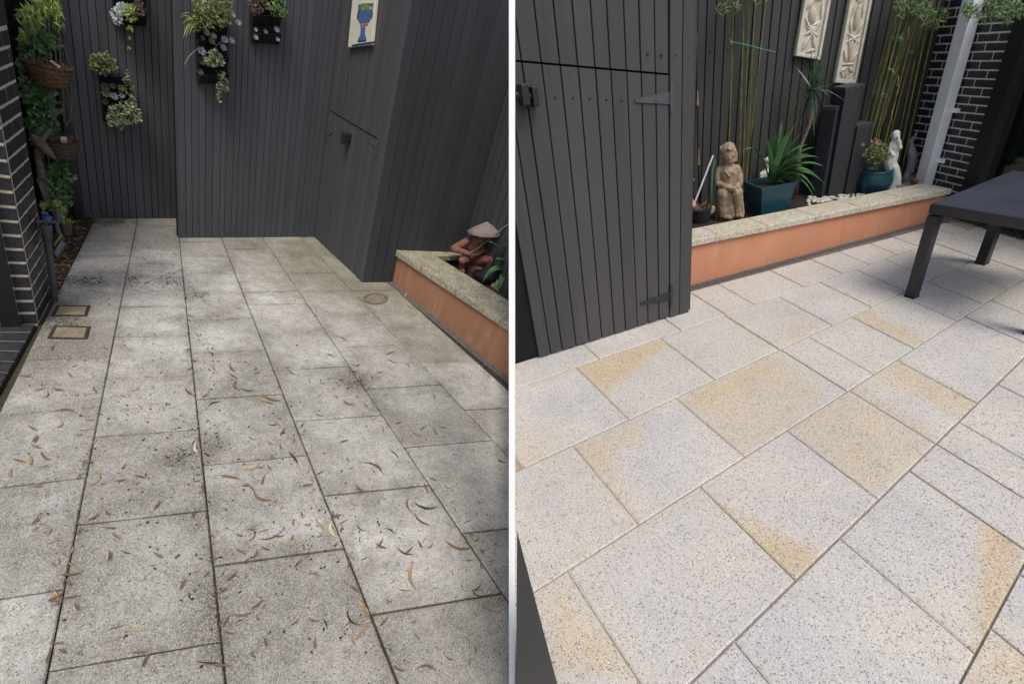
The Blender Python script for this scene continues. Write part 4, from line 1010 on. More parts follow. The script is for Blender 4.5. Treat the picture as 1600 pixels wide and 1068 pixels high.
mb = cloud(MB(), fb_, [(346, 118, 7), (349, 128, 7.5), (343, 134, 6), (353, 138, 5), (344, 143, 5), (342, 151, 4), (343, 160, 3)], 190, 6, (-.10, -.03), .7, .5)
st_ = MB().tube([fb_.P(337, 110, -.04), fb_.P(345, 118, -.08), fb_.P(347, 135, -.07), fb_.P(343, 162, -.06)], .002, 5)
plant('trailing_succulent', 'green succulent trailing below the lower right of the tall wall planter', 'trailing plant', L, fb_.P(337, 110, -.04), [('foliage', mb, M['succ_green'], 'stuff'), ('stem', st_, M['leaf_olive'], None)])
# small planter, top
mb = cloud(MB(), fc_, [(400, 16, 9), (410, 8, 10), (396, 4, 8)], 150, 6, (-.12, -.03), .2, .5)
plant('red_foliage_plant', 'dark red leafy plant in the small top wall planter', 'plant', L, fc_.P(402, 24, -.03), [('foliage', mb, M['succ_red'], 'stuff')])
mb = cloud(MB(), fc_, [(432, 18, 10), (442, 20, 7), (425, 8, 10), (438, 6, 10)], 200, 6, (-.12, -.03), .2, .5)
plant('green_foliage_plant', 'green leafy plant at the right of the small top wall planter', 'plant', L, fc_.P(432, 26, -.03), [('foliage', mb, M['leaf_mid'], 'stuff')])
for px, py, r, mt, lb in ((399, 47, 4, 'succ_pale', 'small pale sprig at the left of the small top wall planter'), (399, 59, 5, 'succ_pale', 'pale drooping rosette at the lower left of the small top wall planter'), (414, 50, 4.5, 'leaf_lime', 'tiny lime sprout in the middle of the small top wall planter'), (431, 47, 6, 'succ_blue', 'grey spiky succulent at the right of the small top wall planter'), (433, 62, 4.5, 'succ_pale', 'pale dangling sprig at the lower right of the small top wall planter')):
    succ(fc_, px, py, r, mt, lb)
mb = cloud(MB(), fd_, [(180, 22, 9), (190, 14, 10), (185, 32, 8)], 170, 6.5, (-.13, -.03), .2, .55)
plant('grey_foliage_plant', 'grey green leafy succulent at the left of the top back wall planter', 'succulent', L, fd_.P(186, 30, -.03), [('foliage', mb, M['succ_pale'], 'stuff')])
mb = cloud(MB(), fd_, [(205, 26, 10), (202, 14, 8), (203, 44, 5), (202, 60, 3), (201, 76, 3)], 170, 6.5, (-.13, -.03), .4, .5)
plant('yellow_foliage_plant', 'yellow green plant trailing from the top back wall planter', 'trailing plant', L, fd_.P(204, 30, -.03), [('foliage', mb, M['leaf_lime'], 'stuff')])
mb = cloud(MB(), fd_, [(219, 18, 8), (216, 8, 8)], 110, 6.5, (-.13, -.03), .2, .5)
plant('purple_foliage_plant', 'dull purple plant at the right of the top back wall planter', 'plant', L, fd_.P(219, 26, -.03), [('foliage', mb, M['succ_red'], 'stuff')])

# ---------------------------------------------------------------- glazed tile plaque on the left shed
fp = WF(L, A3, B3, 570, 60, .004); nq = -fp.w
pl_ = thing('tile_plaque', 'cream glazed tile plaque painted with a blue vase, hung on the shed', 'plaque', L, fp.P(567, 73))
q4 = [fp.P(548, 75.5), fp.P(585, 71), fp.P(594, -20), fp.P(557, -20)]
build(MB().slab([p + nq * .02 for p in q4], nq, .018, .002), 'tile', M['tile_white'], parent=pl_)
def paintp(nm, pts, mat, o): build(MB().slab([fp.Y.wp(x, y, A3, B3, .0245 + o) for x, y in pts], nq, .0012), nm, M[mat], parent=pl_)
Z = lambda x, y: (400 + x / 4, y / 4)
paintp('painted_border', [Z(598, 293), Z(738, 272), Z(741, 258), Z(600, 280)], 'tile_navy', 0)
paintp('painted_vase', [Z(634, 118), Z(648, 152), Z(705, 145), Z(724, 105), Z(728, 60), Z(735, 20), Z(640, 30), Z(638, 70)], 'tile_blue', 0)
paintp('painted_handle', [Z(630, 120), Z(636, 122), Z(640, 92), Z(650, 66), Z(644, 62), Z(632, 90)], 'tile_navy', .0012)
paintp('painted_handle', [Z(716, 118), Z(722, 118), Z(728, 92), Z(728, 66), Z(722, 66), Z(722, 92)], 'tile_navy', .0012)
paintp('painted_collar', [Z(648, 155), Z(650, 168), Z(696, 162), Z(702, 148)], 'tile_orange', .0006)
paintp('painted_stem', [Z(654, 170), Z(652, 215), Z(634, 255), Z(640, 266), Z(686, 258), Z(690, 245), Z(680, 210), Z(684, 166)], 'tile_blue', 0)
paintp('painted_foot', [Z(634, 258), Z(638, 267), Z(688, 260), Z(690, 250)], 'tile_navy', .0006)
paintp('painted_leaves', [Z(660, 70), Z(700, 62), Z(704, 20), Z(655, 24)], 'tile_green', .0006)
paintp('painted_flower', [Z(705, 62), Z(722, 60), Z(724, 40), Z(708, 40)], 'tile_yellow', .0012)

# ---------------------------------------------------------------- climber and baskets on the far left
fv = L.frame(92, 345, 0)
def vinebed(n, blobs, lp, dw, droop=.5, wd=.5): return cloud(MB(), fv, blobs, n, lp, dw, droop, wd)
mb = vinebed(2300, [(50, 60, 22), (72, 70, 22), (40, 100, 16), (48, 140, 22), (62, 160, 24), (80, 170, 18), (56, 190, 20), (75, 200, 18), (66, 215, 18), (90, 270, 18), (80, 285, 16), (98, 300, 16), (90, 315, 16), (110, 280, 8), (106, 312, 9), (60, 110, 18), (50, 80, 20), (78, 140, 14), (95, 255, 12)], 9.5, (-.12, .16))
st_ = MB()
for k in range(7):
    x = 52 + k * 7; st_.tube([fv.P(85 + k * 3, 338, .05), fv.P(x + 20, 270, rnd(0, .1)), fv.P(x + 6, 180, rnd(0, .1)), fv.P(x, 90, rnd(0, .1)), fv.P(x - 4, 20, .05)], [.006, .005, .004, .004, .003], 6)
plant('climbing_vine', 'glossy dark green climber covering the fence between the bricks and the boards', 'climber', L, L.fl(92, 345), [('foliage', mb, M['leaf_dark'], 'stuff'), ('stem', st_, M['bark'], None)])
mb = vinebed(420, [(40, 25, 14), (60, 20, 16), (50, 40, 14), (38, 60, 10), (88, 22, 9), (75, 8, 20), (90, 40, 8)], 14, (-.2, -.02), .9, .2)
plant('bamboo_foliage', 'light green narrow bamboo leaves in the top left corner', 'foliage', L, fv.P(55, 60, -.05), [('foliage', mb, M['leaf_lime'], 'stuff')])
def basket(label, cx, ry, wpx, hpx, mat, dw, fill, fmat, tag=None):
    c = fv.P(cx, ry, dw); m = fv.m * (1 + dw); r = wpx * .5 * m; h = hpx * m
    t = thing('hanging_basket', label, 'hanging basket', L, c - zz * h)
    prof = [(r * .35, -h), (r * .62, -h * .93), (r * .84, -h * .6), (r * .95, -h * .25), (r, 0), (r * 1.04, .006), (r * .93, .004), (r * .88, -h * .1), (0.001, -h * .12)]
    mb = MB(); pr = []
    for a, b in zip(prof[:5], prof[1:6]):
        for q in range(4): pr.append((a[0] + (b[0] - a[0]) * q / 4 + (.004 if q % 2 else 0), a[1] + (b[1] - a[1]) * q / 4))
    build(MB().lathe(c, pr + prof[5:], 28), 'liner', M[mat], parent=t, smooth=True)
    for k in range(4):
        z = -h * (.15 + .22 * k); rr = r * (.99 - .02 * k - .05 * k * k * .5)
        build(MB().tube([c + Vector((math.cos(6.2832 * i / 28) * rr * 1.02, math.sin(6.2832 * i / 28) * rr * 1.02, z)) for i in range(29)], .0016, 5, False), 'wire_ring', M['wire'] if k == 0 else M['driftwood'], parent=t)
    for a in (.6, 2.7, 4.8):
        build(MB().tube([c + Vector((math.cos(a) * r, math.sin(a) * r, 0)), c + zz * .42], .0013, 5), 'hanger', M['wire'], parent=t)
    fm_ = MB()
    for i in range(fill):
        a = rnd(0, 6.28); q = r * math.sqrt(random.random()) * .95; p = c + Vector((math.cos(a) * q, math.sin(a) * q, -.004)); d = rvec(); d.z = abs(d.z) * .7 + .05
        fm_.leaf(p, d, rvec() + zz, rnd(.02, .05), rnd(.003, .008), .1, .5)
    build(fm_, 'filling', M[fmat], parent=t, recalc=False, kind='stuff')
    if tag:
        p = [fv.P(*q, dw - r * .9 / 1) for q in tag]; nn = -fv.w
        tg = build(MB().slab(p, nn, .0015), 'tag', M['label'], parent=t)
        for k in (.3, .5, .7):
            a, b = p[0].lerp(p[3], k), p[1].lerp(p[2], k); build(MB().slab([a.lerp(b, .2) + nn * .001, a.lerp(b, .8) + nn * .001, a.lerp(b, .8) + nn * .001 - zz * .004, a.lerp(b, .2) + nn * .001 - zz * .004], nn, .0008), 'print', M['print'], parent=tg)
    return t
hb = basket('coir hanging basket with horizontal ribs and a white tag, the upper of two', 75, 102, 56, 30, 'coir', -.16, 160, 'leaf_brown', [(77, 95), (80, 94), (95, 104), (92, 107)])
basket('round nest like hanging basket with a printed tag, the lower of two', 97, 219, 43, 30, 'nest', -.16, 220, 'leaf_brown', [(94, 214), (104, 214), (104, 231), (98, 232)])
dm = MB()
dm.limb([fv.P(52, 212, -.20), fv.P(62, 222, -.21), fv.P(72, 234, -.22), fv.P(82, 244, -.22), fv.P(88, 249, -.22)], [.012, .026, .024, .013, .006])
dm.limb([fv.P(64, 222, -.20), fv.P(72, 212, -.20), fv.P(78, 204, -.2)], [.014, .012, .011])
dm.limb([fv.P(58, 218, -.18), fv.P(60, 250, -.17), fv.P(66, 280, -.17), fv.P(70, 300, -.16), fv.P(74, 322, -.14)], [.014, .016, .02, .018, .022])
dm.limb([fv.P(64, 276, -.17), fv.P(74, 282, -.2), fv.P(84, 294, -.2)], [.012, .009, .006])
dm.limb([fv.P(60, 280, -.17), fv.P(66, 298, -.2), fv.P(70, 312, -.2)], [.011, .010, .008])
setp(build(dm, 'driftwood_sculpture', M['driftwood'], Y=L, base=fv.P(74, 322, -.14), mods=(remesh(.0045, 1),)), 'grey weathered driftwood sculpture standing below the hanging baskets', 'sculpture')
setp(build(MB().tube([fv.P(113, 110, -.1), fv.P(104, 135, -.12), fv.P(111, 168, -.12), fv.P(112, 182, -.12), fv.P(103, 197, -.12)], .0022, 5), 'bare_vine', M['twig'], Y=L, base=fv.P(103, 197, -.12)), 'thin bare zigzag stem between the two hanging baskets', 'stem')
# ---------------------------------------------------------------- garden tap, pots and bits in the bed
ft = L.frame(86, 471)
tp = thing('garden_tap', 'dark grey standpipe tap with fittings at the end of the brick wall', 'tap', L, ft.B)
build(MB().tube([ft.P(86, 472), ft.P(73, 365)], .0125, 14), 'pipe', M['pvc'], parent=tp)
build(MB().tube([ft.P(74, 372), ft.P(72.5, 360), ft.P(72.3, 359), ft.P(71.5, 350)], [.018, .018, .021, .021], 14), 'collar', M['grey_metal'], parent=tp)
build(MB().tube([ft.P(57, 346), ft.P(88, 347)], .007, 10).tube([ft.P(59, 338), ft.P(60, 358)], .005, 8), 'tap_body', M['grey_metal'], parent=tp)
build(MB().tube([ft.P(71.5, 350), ft.P(70, 336)], .010, 10).ell(ft.P(69.5, 333), (.013, .013, .01)), 'valve', M['pvc'], parent=tp)
build(MB().tube([ft.P(73.5, 343, -.02), ft.P(78, 338, -.02)], .011, 10), 'hose_connector', M['blue_plastic'], parent=tp)
build(MB().tube([ft.P(88, 347), ft.P(90, 358), ft.P(94, 366), ft.P(97, 370)], .007, 8), 'spout', M['grey_metal'], parent=tp)
setp(build(MB().strap([ft.P(97, 369, -.02), ft.P(92, 375, -.02), ft.P(86, 384, -.02)], .024, .15, lambda t: 1.0), 'plant_marker', M['lime_plastic'], Y=L, base=ft.P(86, 384, -.02)), 'bright lime green strip hanging below the tap', 'strip')
fg = L.frame(105, 366)
def pot(label, fr, cx, cy0, cy1, rt, rb, mat, name='flower_pot', n=20, wall=.006):
    c = fr.P(cx, cy1); m = fr.m; h = (fr.P(cx, cy0) - c).z; a, b = rb * m, rt * m
    t = thing(name, label, 'pot', fr.Y, c)
    build(MB().lathe(c, [(a * .9, 0), (a, .004), ((a + b) / 2 * 1.03, h * .5), (b, h * .9), (b * 1.06, h * .91), (b * 1.06, h), (b * .92, h), (b * .88, h * .88), (.001, h * .86)], n), 'body', M[mat], parent=t, smooth=False)
    return t, c + zz * h
t, c = pot('small grey brown pot in the garden bed behind the tap', fg, 105, 347, 366, 7, 6, 'driftwood')
mb = MB(); 
for i in range(30): d = rvec(); d.z = abs(d.z) + .2; mb.leaf(c - zz * .01, d, rvec(), .05, .014, .1, .6)
plant('potted_seedling', 'small green seedling in the pot behind the tap', 'plant', L, c, [('foliage', mb, M['leaf_lime'], 'stuff')])
setp(build(MB().ell(fg.P(94, 336), (.012, .012, .012)).ell(fg.P(98, 340), .009).ell(fg.P(92, 342), .008), 'white_flower', M['label'], Y=L, base=fg.P(94, 342)), 'small white flower behind the tap', 'flower')
mb = cloud(MB(), fg, [(68, 320, 6), (86, 322, 9), (98, 330, 8)], 60, 9, (-.1, .05), -.3, .7)
plant('lime_plant', 'lime green young leaves behind the tap', 'plant', L, fg.P(86, 350), [('foliage', mb, M['leaf_lime'], 'stuff')])
setp(build(MB().obox(fg.P(87, 336, -.1), ((1, 0, 0), (0, 1, 0), (0, 0, 1)), (.010, .006, .05)), 'wooden_stake', M['driftwood'], Y=L, base=fg.P(87, 350, -.1)), 'short weathered wooden stake behind the tap', 'stake')
qb = [L.fl(84, 400), L.fl(90, 405), L.fl(103, 384), L.fl(96, 379)]
setp(build(MB().slab([p + zz * .02 for p in qb], zz, .03, .003), 'concrete_block', M['concrete'], Y=L, base=qb[0]), 'grey concrete offcut lying in the garden bed', 'block')
gt = thing('grass_tuft', 'small dry grass tuft at the corner of the garden bed by the fence', 'grass', L, L.fl(147, 349))
fr_ = L.frame(147, 349)
for i in range(16):
    tx, ty = rnd(138, 166), rnd(326, 340); build(MB().strap(bez(fr_.P(147 + rnd(-3, 3), 348), fr_.P((147 + tx) / 2 - 2, ty - 2), fr_.P(tx, ty, rnd(-.05, .05)), 5), .006, .2), 'blade', M['leaf_olive'], parent=gt, recalc=False)

# ---------------------------------------------------------------- statues: helper
def figure(name, label, fr, base_px, mat, parts, vox, cat='statue', dw=0.0):
    """one continuous cast figure; parts = list of limbs [(px, py, depth, radius px), ...]"""
    mb = MB(); m = fr.m
    for path in parts:
        mb.limb([fr.P(x, y, dw + z * m) for x, y, z, r in path], [r * m for x, y, z, r in path])
    t = thing(name, label, cat, fr.Y, fr.P(*base_px, dw))
    build(mb, 'body', M[mat], parent=t, mods=(remesh(vox, 1),), smooth=True)
    return t
def cone_hat(t, fr, apex, left, right, dw, mat='hat'):
    a = fr.P(*apex, dw); l = fr.P(*left, dw); r = fr.P(*right, dw); c = (l + r) * .5; R_ = (r - l).length * .5
    ax = (a - c).normalized(); x = (r - l).normalized(); y = ax.cross(x); h = (a - c).length
    mb = MB(); k = 28; vs = []
    for rr, hh in ((1.0, 0), (1.02, .03), (.72, .34), (.4, .66), (.12, .93), (.02, 1.0)): vs += [c + ax * h * hh + (x * math.cos(6.2832 * i / k) + y * math.sin(6.2832 * i / k)) * R_ * rr for i in range(k)]
    vs += [c + ax * h * .55]
    mb.add(vs, [(j * k + i, j * k + (i + 1) % k, (j + 1) * k + (i + 1) % k, (j + 1) * k + i) for j in range(5) for i in range(k)] + [tuple(5 * k + i for i in range(k))] + [(6 * k, (i + 1) % k, i) for i in range(k)])
    return build(mb, 'hat', M[mat], parent=t, smooth=True)
ff = L.frame(738, 424, soilzL)
fig = figure('fisherman_statue', 'brown clay statue of a squatting fisherman in a conical hat holding a rod', ff, (738, 424), 'terracotta', [
    [(740, 404, 4, 11), (742, 394, 2, 13), (741, 384, 0, 12), (744, 377, -2, 8)],                     # back and chest
    [(748, 376, -4, 5), (752, 371, -6, 5)], [(755, 370, -7, 6.5), (756, 367, -7, 6)], [(758, 371, -13, 2), (760, 373, -13, 1.6)],   # neck, head, nose and beard
    [(753, 378, -10, 3.5), (754, 386, -9, 2.5), (755, 391, -8, 1.4)],
    [(731, 377, -6, 6.5), (720, 382, -9, 6), (709, 388, -12, 5.2)], [(709, 389, -12, 5), (722, 393, -18, 4.6), (734, 397, -20, 3.4)],   # near arm
    [(754, 382, 2, 5), (757, 392, -4, 4.5), (744, 397, -16, 3.6)],                                      # far arm
    [(737, 395, -20, 3.2), (741, 393, -20, 2.2)], [(737, 399, -21, 1.4), (742, 398, -21, 1.2)], [(736, 400, -20, 1.4), (740, 401, -21, 1.1)], [(735, 402, -20, 1.3), (739, 403, -20, 1.1)], [(738, 394, -22, 1.3), (741, 391, -22, 1.1)],
    [(737, 406, -2, 8), (728, 404, -14, 7.5), (723, 407, -19, 6.5)], [(723, 408, -19, 6), (722, 415, -16, 5), (721, 421, -14, 4.5)], [(721, 422, -15, 4), (724, 424, -21, 3)],   # near leg
    [(748, 407, 0, 8), (759, 405, -8, 7), (768, 406, -11, 6)], [(768, 407, -11, 5.5), (765, 416, -9, 4.5), (764, 422, -8, 4)], [(764, 423, -9, 3.6), (768, 425, -13, 2.8)],
    [(738, 420, 2, 9), (752, 420, 2, 9)]], .0032)
cone_hat(fig, ff, (761, 346.5), (730, 360.5), (784, 366), -7 * ff.m)
build(MB().tube([ff.P(737, 395, -22 * ff.m), ff.P(793, 351, -22 * ff.m)], .0052, 8), 'rod', M['bark'], parent=fig, clip=True)
fpot = L.frame(754, 437, soilzL)
t = thing('clay_bowl', 'round dark clay bowl in front of the fisherman statue', 'bowl', L, fpot.B)
cb = fpot.P(755, 436); rb = 18 * fpot.m
build(MB().lathe(cb - zz * .02, [(rb * .7, 0), (rb * .95, .03), (rb, .055), (rb * 1.02, .06), (rb * .9, .06), (rb * .84, .045), (.001, .035)], 28), 'bowl', M['dark_metal'], parent=t, smooth=False)
for i, (x, y, r, lb) in enumerate(((748, 435, 4, 'small pale pebble at the left of the clay bowl'), (773, 447, 8, 'larger pale stone in the soil beside the clay bowl'), (784, 452, 7, 'pale stone at the right of the planter near the divider'), (787, 415, 10, 'tall pale rock behind the strap leaves'), (790, 404, 8, 'upper pale rock behind the strap leaves'))):
    c = fpot.P(x, y, .02 if i > 2 else -.02 * (i > 0)); mb = MB().ell(c, (r * fpot.m, r * fpot.m * .9, r * fpot.m * .75), nu=10, nv=7)
    mb.v = [v + rvec() * r * fpot.m * .08 for v in mb.v]
    setp(build(mb, 'stone', M['rock'], Y=L, base=c, clip=True, smooth=True), lb, 'stone')
sp = thing('strap_leaf_plant', 'broad green strap leaves reaching over the planter at the divider', 'plant', L, fpot.P(789, 432))
for tip, mid_, w_, b_ in (((754, 441), (775, 408), 15, (792, 428)), ((763, 378), (772, 378), 9, (791, 400)), ((773, 466), (776, 440), 13, (792, 434)), ((774, 405), (784, 403), 8, (792, 412)), ((785, 368), (790, 368), 6, (793, 400)), ((781, 452), (782, 430), 9, (792, 424))):
    bz = bez(fpot.P(*b_, -.02), fpot.P(*mid_, -.07), fpot.P(*tip, -.10), 9)
    build(MB().strap(bz, w_ * fpot.m, .22, lambda x: math.sin(min(1, x * 1.5 + .25) * math.pi / 2) * (1 - x ** 3.5) + .01), 'leaf', M['leaf_strap'], parent=sp, recalc=False, clip=True)
setp(build(MB().tube([fpot.P(779, 408, .03), fpot.P(792, 362, .03)], .004, 6), 'plant_stake', M['twine'], Y=L, base=fpot.P(779, 408, .03), clip=True), 'thin green plant stake behind the strap leaves', 'stake')

# ---------------------------------------------------------------- fallen leaves on the left paving
leaf_cols = {'t': '#a58a66', 'r': '#83604e', 'd': '#443a32', 'y': '#b0965a', 'c': '#c6bc9e', 'o': '#766f4c', 'b': '#735a44', 'p': '#9a7a6c'}
for k, v in leaf_cols.items(): M['gum_' + k] = simple('dry gum leaf ' + k, lin(v), .75, .3, 40, .25, .3)
LEAVES = '117,571,14,-20,d 39,589,26,5,d 46,603,8,50,d 64,609,24,-15,t 69,618,14,-50,d 101,618,10,30,d 106,560,10,-50,t 99,645,38,0,r 132,670,30,-3,y 90,664,16,-60,t 56,696,14,-20,t 74,713,22,40,b 47,721,18,90,t 25,710,16,-10,b 150,691,16,-45,t 209,608,16,-30,t 184,628,12,25,d 299,613,26,35,b 336,633,26,-20,d 310,701,24,80,c 145,751,28,-50,t 185,754,10,-60,p 207,755,10,-60,p 166,768,11,-50,t 157,796,14,-30,y 360,749,34,10,r 392,728,30,-20,y 390,763,24,45,r 395,685,16,20,b 325,554,16,40,d 365,576,18,60,b 375,604,22,60,r 387,609,28,10,d 295,576,14,-35,b 364,589,20,35,d 424,625,32,15,r 415,630,30,20,t 459,581,18,30,d 610,553,20,-20,o 614,565,16,20,d 634,571,14,40,d 552,578,22,30,r 547,629,24,10,d 426,663,20,0,d 651,676,24,35,t 661,669,14,-30,o 690,668,18,20,b 679,676,14,60,b 692,680,10,-30,t 615,710,24,45,d 600,674,10,80,r 581,734,42,30,b 784,719,24,30,d 555,786,18,20,t 639,790,22,75,b 665,790,40,10,d 665,764,20,70,b 411,751,20,-70,r 457,719,26,55,d 412,774,34,25,r 441,796,14,-30,p 64,817,20,5,t 69,831,18,70,t 104,818,18,-5,t 51,827,14,-60,p 79,847,16,-10,p 110,861,16,-65,t 91,878,14,80,p 109,881,12,40,t 85,936,24,85,t 230,903,11,70,p 206,987,32,-3,y 299,931,20,75,d 317,822,22,-35,t 377,845,20,5,t 392,838,20,-60,b 385,826,20,-20,t 379,958,34,-8,r 366,900,16,20,d 325,1037,44,5,d 395,1027,14,30,d 527,828,34,65,c 536,817,20,-30,o 566,826,22,30,d 606,832,24,25,d 632,860,36,30,d 719,849,52,8,b 660,813,34,35,b 646,901,42,85,t 631,923,18,5,r 614,908,18,-50,t 566,955,40,55,t 555,963,36,50,d 566,988,38,-55,t 554,998,30,80,t 546,978,20,-25,o 770,946,46,8,t 747,925,26,25,d 451,848,34,5,t 422,838,36,-20,b 412,830,22,-15,d 500,822,26,50,t 507,976,20,70,d 406,963,14,40,r 650,995,18,50,d 745,1016,18,80,d 666,1050,36,5,b 702,1026,24,30,d 407,930,16,10,b 199,523,12,-20,b 302,478,8,0,t 372,482,16,-5,t 507,487,14,20,d 537,531,14,25,d 549,547,12,30,b 635,462,10,-60,y 640,480,10,40,d 700,509,9,20,b 754,570,10,-40,r 640,460,9,20,t 250,560,10,-20,d 220,635,9,30,d 270,690,8,60,t 250,770,12,-30,d 330,575,12,50,t 88,880,14,20,r 190,700,9,-30,d 20,740,18,80,t 500,600,10,10,d 470,640,9,40,d 700,760,14,20,d 740,660,10,-30,t 600,1010,16,20,d 480,870,14,-40,b'
gum_cache = {}
def gum_mesh(key, var):
    if (key, var) in gum_cache: return gum_cache[key, var]
    rg = random.Random(var * 7 + 3); mb = MB(); k = 9; sw = rg.uniform(-.27, .27); cur = rg.uniform(.04, .22); tw = rg.uniform(-1.3, 1.3); wd = {'d': .085, 'b': .10}.get(key, .13) * rg.uniform(.8, 1.2)
    pts = [Vector((x - .5, sw * (1 - (2 * x - 1) ** 2) + rg.uniform(-.01, .01), .02 + cur * abs(2 * x - 1) ** 2 * rg.uniform(.6, 1))) for x in [i / (k - 1) for i in range(k)]]
    vs = []
    for i, p in enumerate(pts):
        x = i / (k - 1); w_ = wd * (math.sin(math.pi * min(1, x * 1.05)) ** .8 * .95 + .04) * .5; a = tw * (x - .5) * 2
        s_ = Vector((0, math.cos(a), math.sin(a)))
        vs += [p + s_ * w_ + Vector((0, 0, w_ * .5)), p, p - s_ * w_ + Vector((0, 0, w_ * .5))]
    fs = []
    for i in range(k - 1): a = i * 3; fs += [(a, a + 1, a + 4, a + 3), (a + 1, a + 2, a + 5, a + 4)]
    me = bpy.data.meshes.new('gum_leaf'); me.from_pydata([tuple(q) for q in vs], [], fs); me.materials.append(M['gum_' + key])
    me.polygons.foreach_set('use_smooth', [True] * len(me.polygons))
    gum_cache[key, var] = me
    return me
gnames = {'t': 'tan', 'r': 'reddish', 'd': 'dark', 'y': 'yellow', 'c': 'cream', 'o': 'olive', 'b': 'brown', 'p': 'pinkish'}
for i, s_ in enumerate(LEAVES.split()):
    x, y, ln, an, c = s_.split(','); x, y, ln, an = float(x), float(y), float(ln), math.radians(float(an))
    p0 = L.fl(x - math.cos(an) * ln / 2, y - math.sin(an) * ln / 2); p1 = L.fl(x + math.cos(an) * ln / 2, y + math.sin(an) * ln / 2)
    d = p1 - p0; o = bpy.data.objects.new('gum_leaf', gum_mesh(c, i % 11)); COL.objects.link(o)
    ct = (p0 + p1) / 2 + zz * .0015; sc_ = d.length
    o.matrix_world = L.M @ Matrix.Translation(ct) @ Matrix.Rotation(math.atan2(d.y, d.x), 4, 'Z') @ Matrix.Diagonal((sc_, min(sc_, .11), min(sc_, .09), 1))
    row_ = sum(x > J(y) for J in (JA, JB, JC, JD, JE)); far_ = ('at the back', 'mid distance', 'near', 'frontmost')[(y > 560) + (y > 700) + (y > 880)]
    lie_ = 'crosswise' if abs(math.degrees(an)) < 25 else ('lengthwise' if abs(math.degrees(an)) > 62 else ('slanting downward' if an > 0 else 'slanting upward'))
    setp(o, '%s %s gum leaf %s, %s paver row from left, %s' % ('long' if ln > 29 else 'short' if ln < 17 else 'medium', gnames[c], lie_, ('first', 'second', 'third', 'fourth', 'fifth', 'sixth')[row_], far_), 'leaf', 'gum leaves fallen on the dirty pavers')
by_label = {}
for o in [o for o in COL.objects if o.name.split('.')[0] == 'gum_leaf']: by_label.setdefault(o['label'], []).append(o)
for lb, os_ in by_label.items():
    if len(os_) < 2: continue
    os_.sort(key=lambda o: -o.matrix_world.translation.y)
    for k, o in enumerate(os_): o['label'] = lb + ', ' + ({2: ('farther of two', 'nearer of two'), 3: ('farthest of three', 'middle of three', 'nearest of three')}.get(len(os_)) or ['number %d from the back' % (i + 1) for i in range(len(os_))])[k]
# fine debris
deb = MB()
for cx, cy, rx, ry, n_ in ((135, 440, 40, 9, 130), (205, 438, 18, 8, 50), (265, 440, 22, 12, 90), (305, 462, 18, 6, 60), (170, 347, 40, 5, 60), (250, 400, 40, 40, 60), (300, 640, 260, 200, 330), (450, 860, 300, 160, 230), (540, 595, 50, 14, 60), (300, 700, 60, 40, 80), (330, 560, 12, 80, 60), (500, 800, 20, 60, 50), (100, 500, 30, 12, 60)):
    for i in range(n_):
        x, y = random.gauss(cx, rx * .6), random.gauss(cy, ry * .6)
        if x < 20 or x > 785 or y > 1080 or x < JZ(y) or y < 345: continue
        p = L.fl(x, y) + zz * .002; a = rnd(0, 6.28); ln = rnd(.004, .014)
        if (L.M @ p).x > -.03: continue
        deb.leaf(p, Vector((math.cos(a), math.sin(a), .1)), zz + rvec() * .4, ln, ln * rnd(.3, .7), .3, .4)
deb2 = MB()
for i in range(230):
    x, y = rnd(30, 780), 480 + 570 * random.random() ** .8
    if i % 3 == 0: x = random.choice((JA, JB, JB, JC, JC, JD))(y) + random.gauss(0, 7)
    elif i % 3 == 1: x, y = random.gauss(*random.choice(((300, 60), (450, 50), (130, 50), (560, 60)))), random.gauss(*random.choice(((700, 60), (830, 50), (600, 40))))
    if not (470 < y < 1060 and 20 < x < 785): continue
    if x < JZ(y) + 6: continue
    p = L.fl(x, y) + zz * .002
    if (L.M @ p).x > -.04: continue
    a = rnd(0, 6.28); ln = rnd(.016, .045); dv = Vector((math.cos(a), math.sin(a), 0)); sdv = Vector((-dv.y, dv.x, 0)) * rnd(-.35, .35)
    deb2.strap([p + dv * ln * t + sdv * ln * t * (1 - t) + zz * (.004 + .012 * (t - .5) ** 2 * rnd(.5, 3)) for t in (0, .25, .5, .75, 1)], ln * rnd(.08, .22), rnd(.1, .5), lambda t: math.sin(math.pi * min(.97, t * .9 + .07)))
o = build(deb2, 'leaf_fragments', M['gum_b'], Y=L, kind='stuff', recalc=False); o['label'] = 'small curled brown leaf fragments scattered over the dirty pavers'
o = build(deb, 'fine_debris', M['gum_d'], Y=L, kind='stuff', recalc=False); o['label'] = 'fine dark litter scattered over the dirty pavers'

# ================================================================== right courtyard things
# table
tb = thing('outdoor_table', 'dark charcoal outdoor table with square legs at the right edge', 'table', R, R.fl(1424, 464))
l1, l2, l3 = R.fl(1424, 463), R.fl(1534, 411), R.fl(1597, 531)
tz = R.frame(1424, 463).P(1457, 317).z
da = (l2 - l1).normalized(); db = (l3 - l1).normalized(); nb_ = Vector((-da.y, da.x, 0)); nb_ = nb_ if nb_.dot(db) > 0 else -nb_
l3 = l1 + nb_ * (l3 - l1).dot(nb_) + da * 0; l4 = l3 + (l2 - l1)
hl = .5 * 24 * R.frame(1424, 463).m * .56
for p in (l1, l2, l3, l4):
    build(MB().obox(p + zz * (tz - .06) / 2, (da, nb_, zz), (hl, hl, (tz - .06) / 2)), 'leg', M['table'], parent=tb, mods=(bevel(.003),))
    build(MB().obox(p + zz * .004, (da, nb_, zz), (hl * 1.02, hl * 1.02, .004)), 'foot_cap', M['gap'], parent=tb)
q = [l1 - da * hl - nb_ * hl, l2 + da * hl - nb_ * hl, l4 + da * hl + nb_ * hl, l3 - da * hl + nb_ * hl]
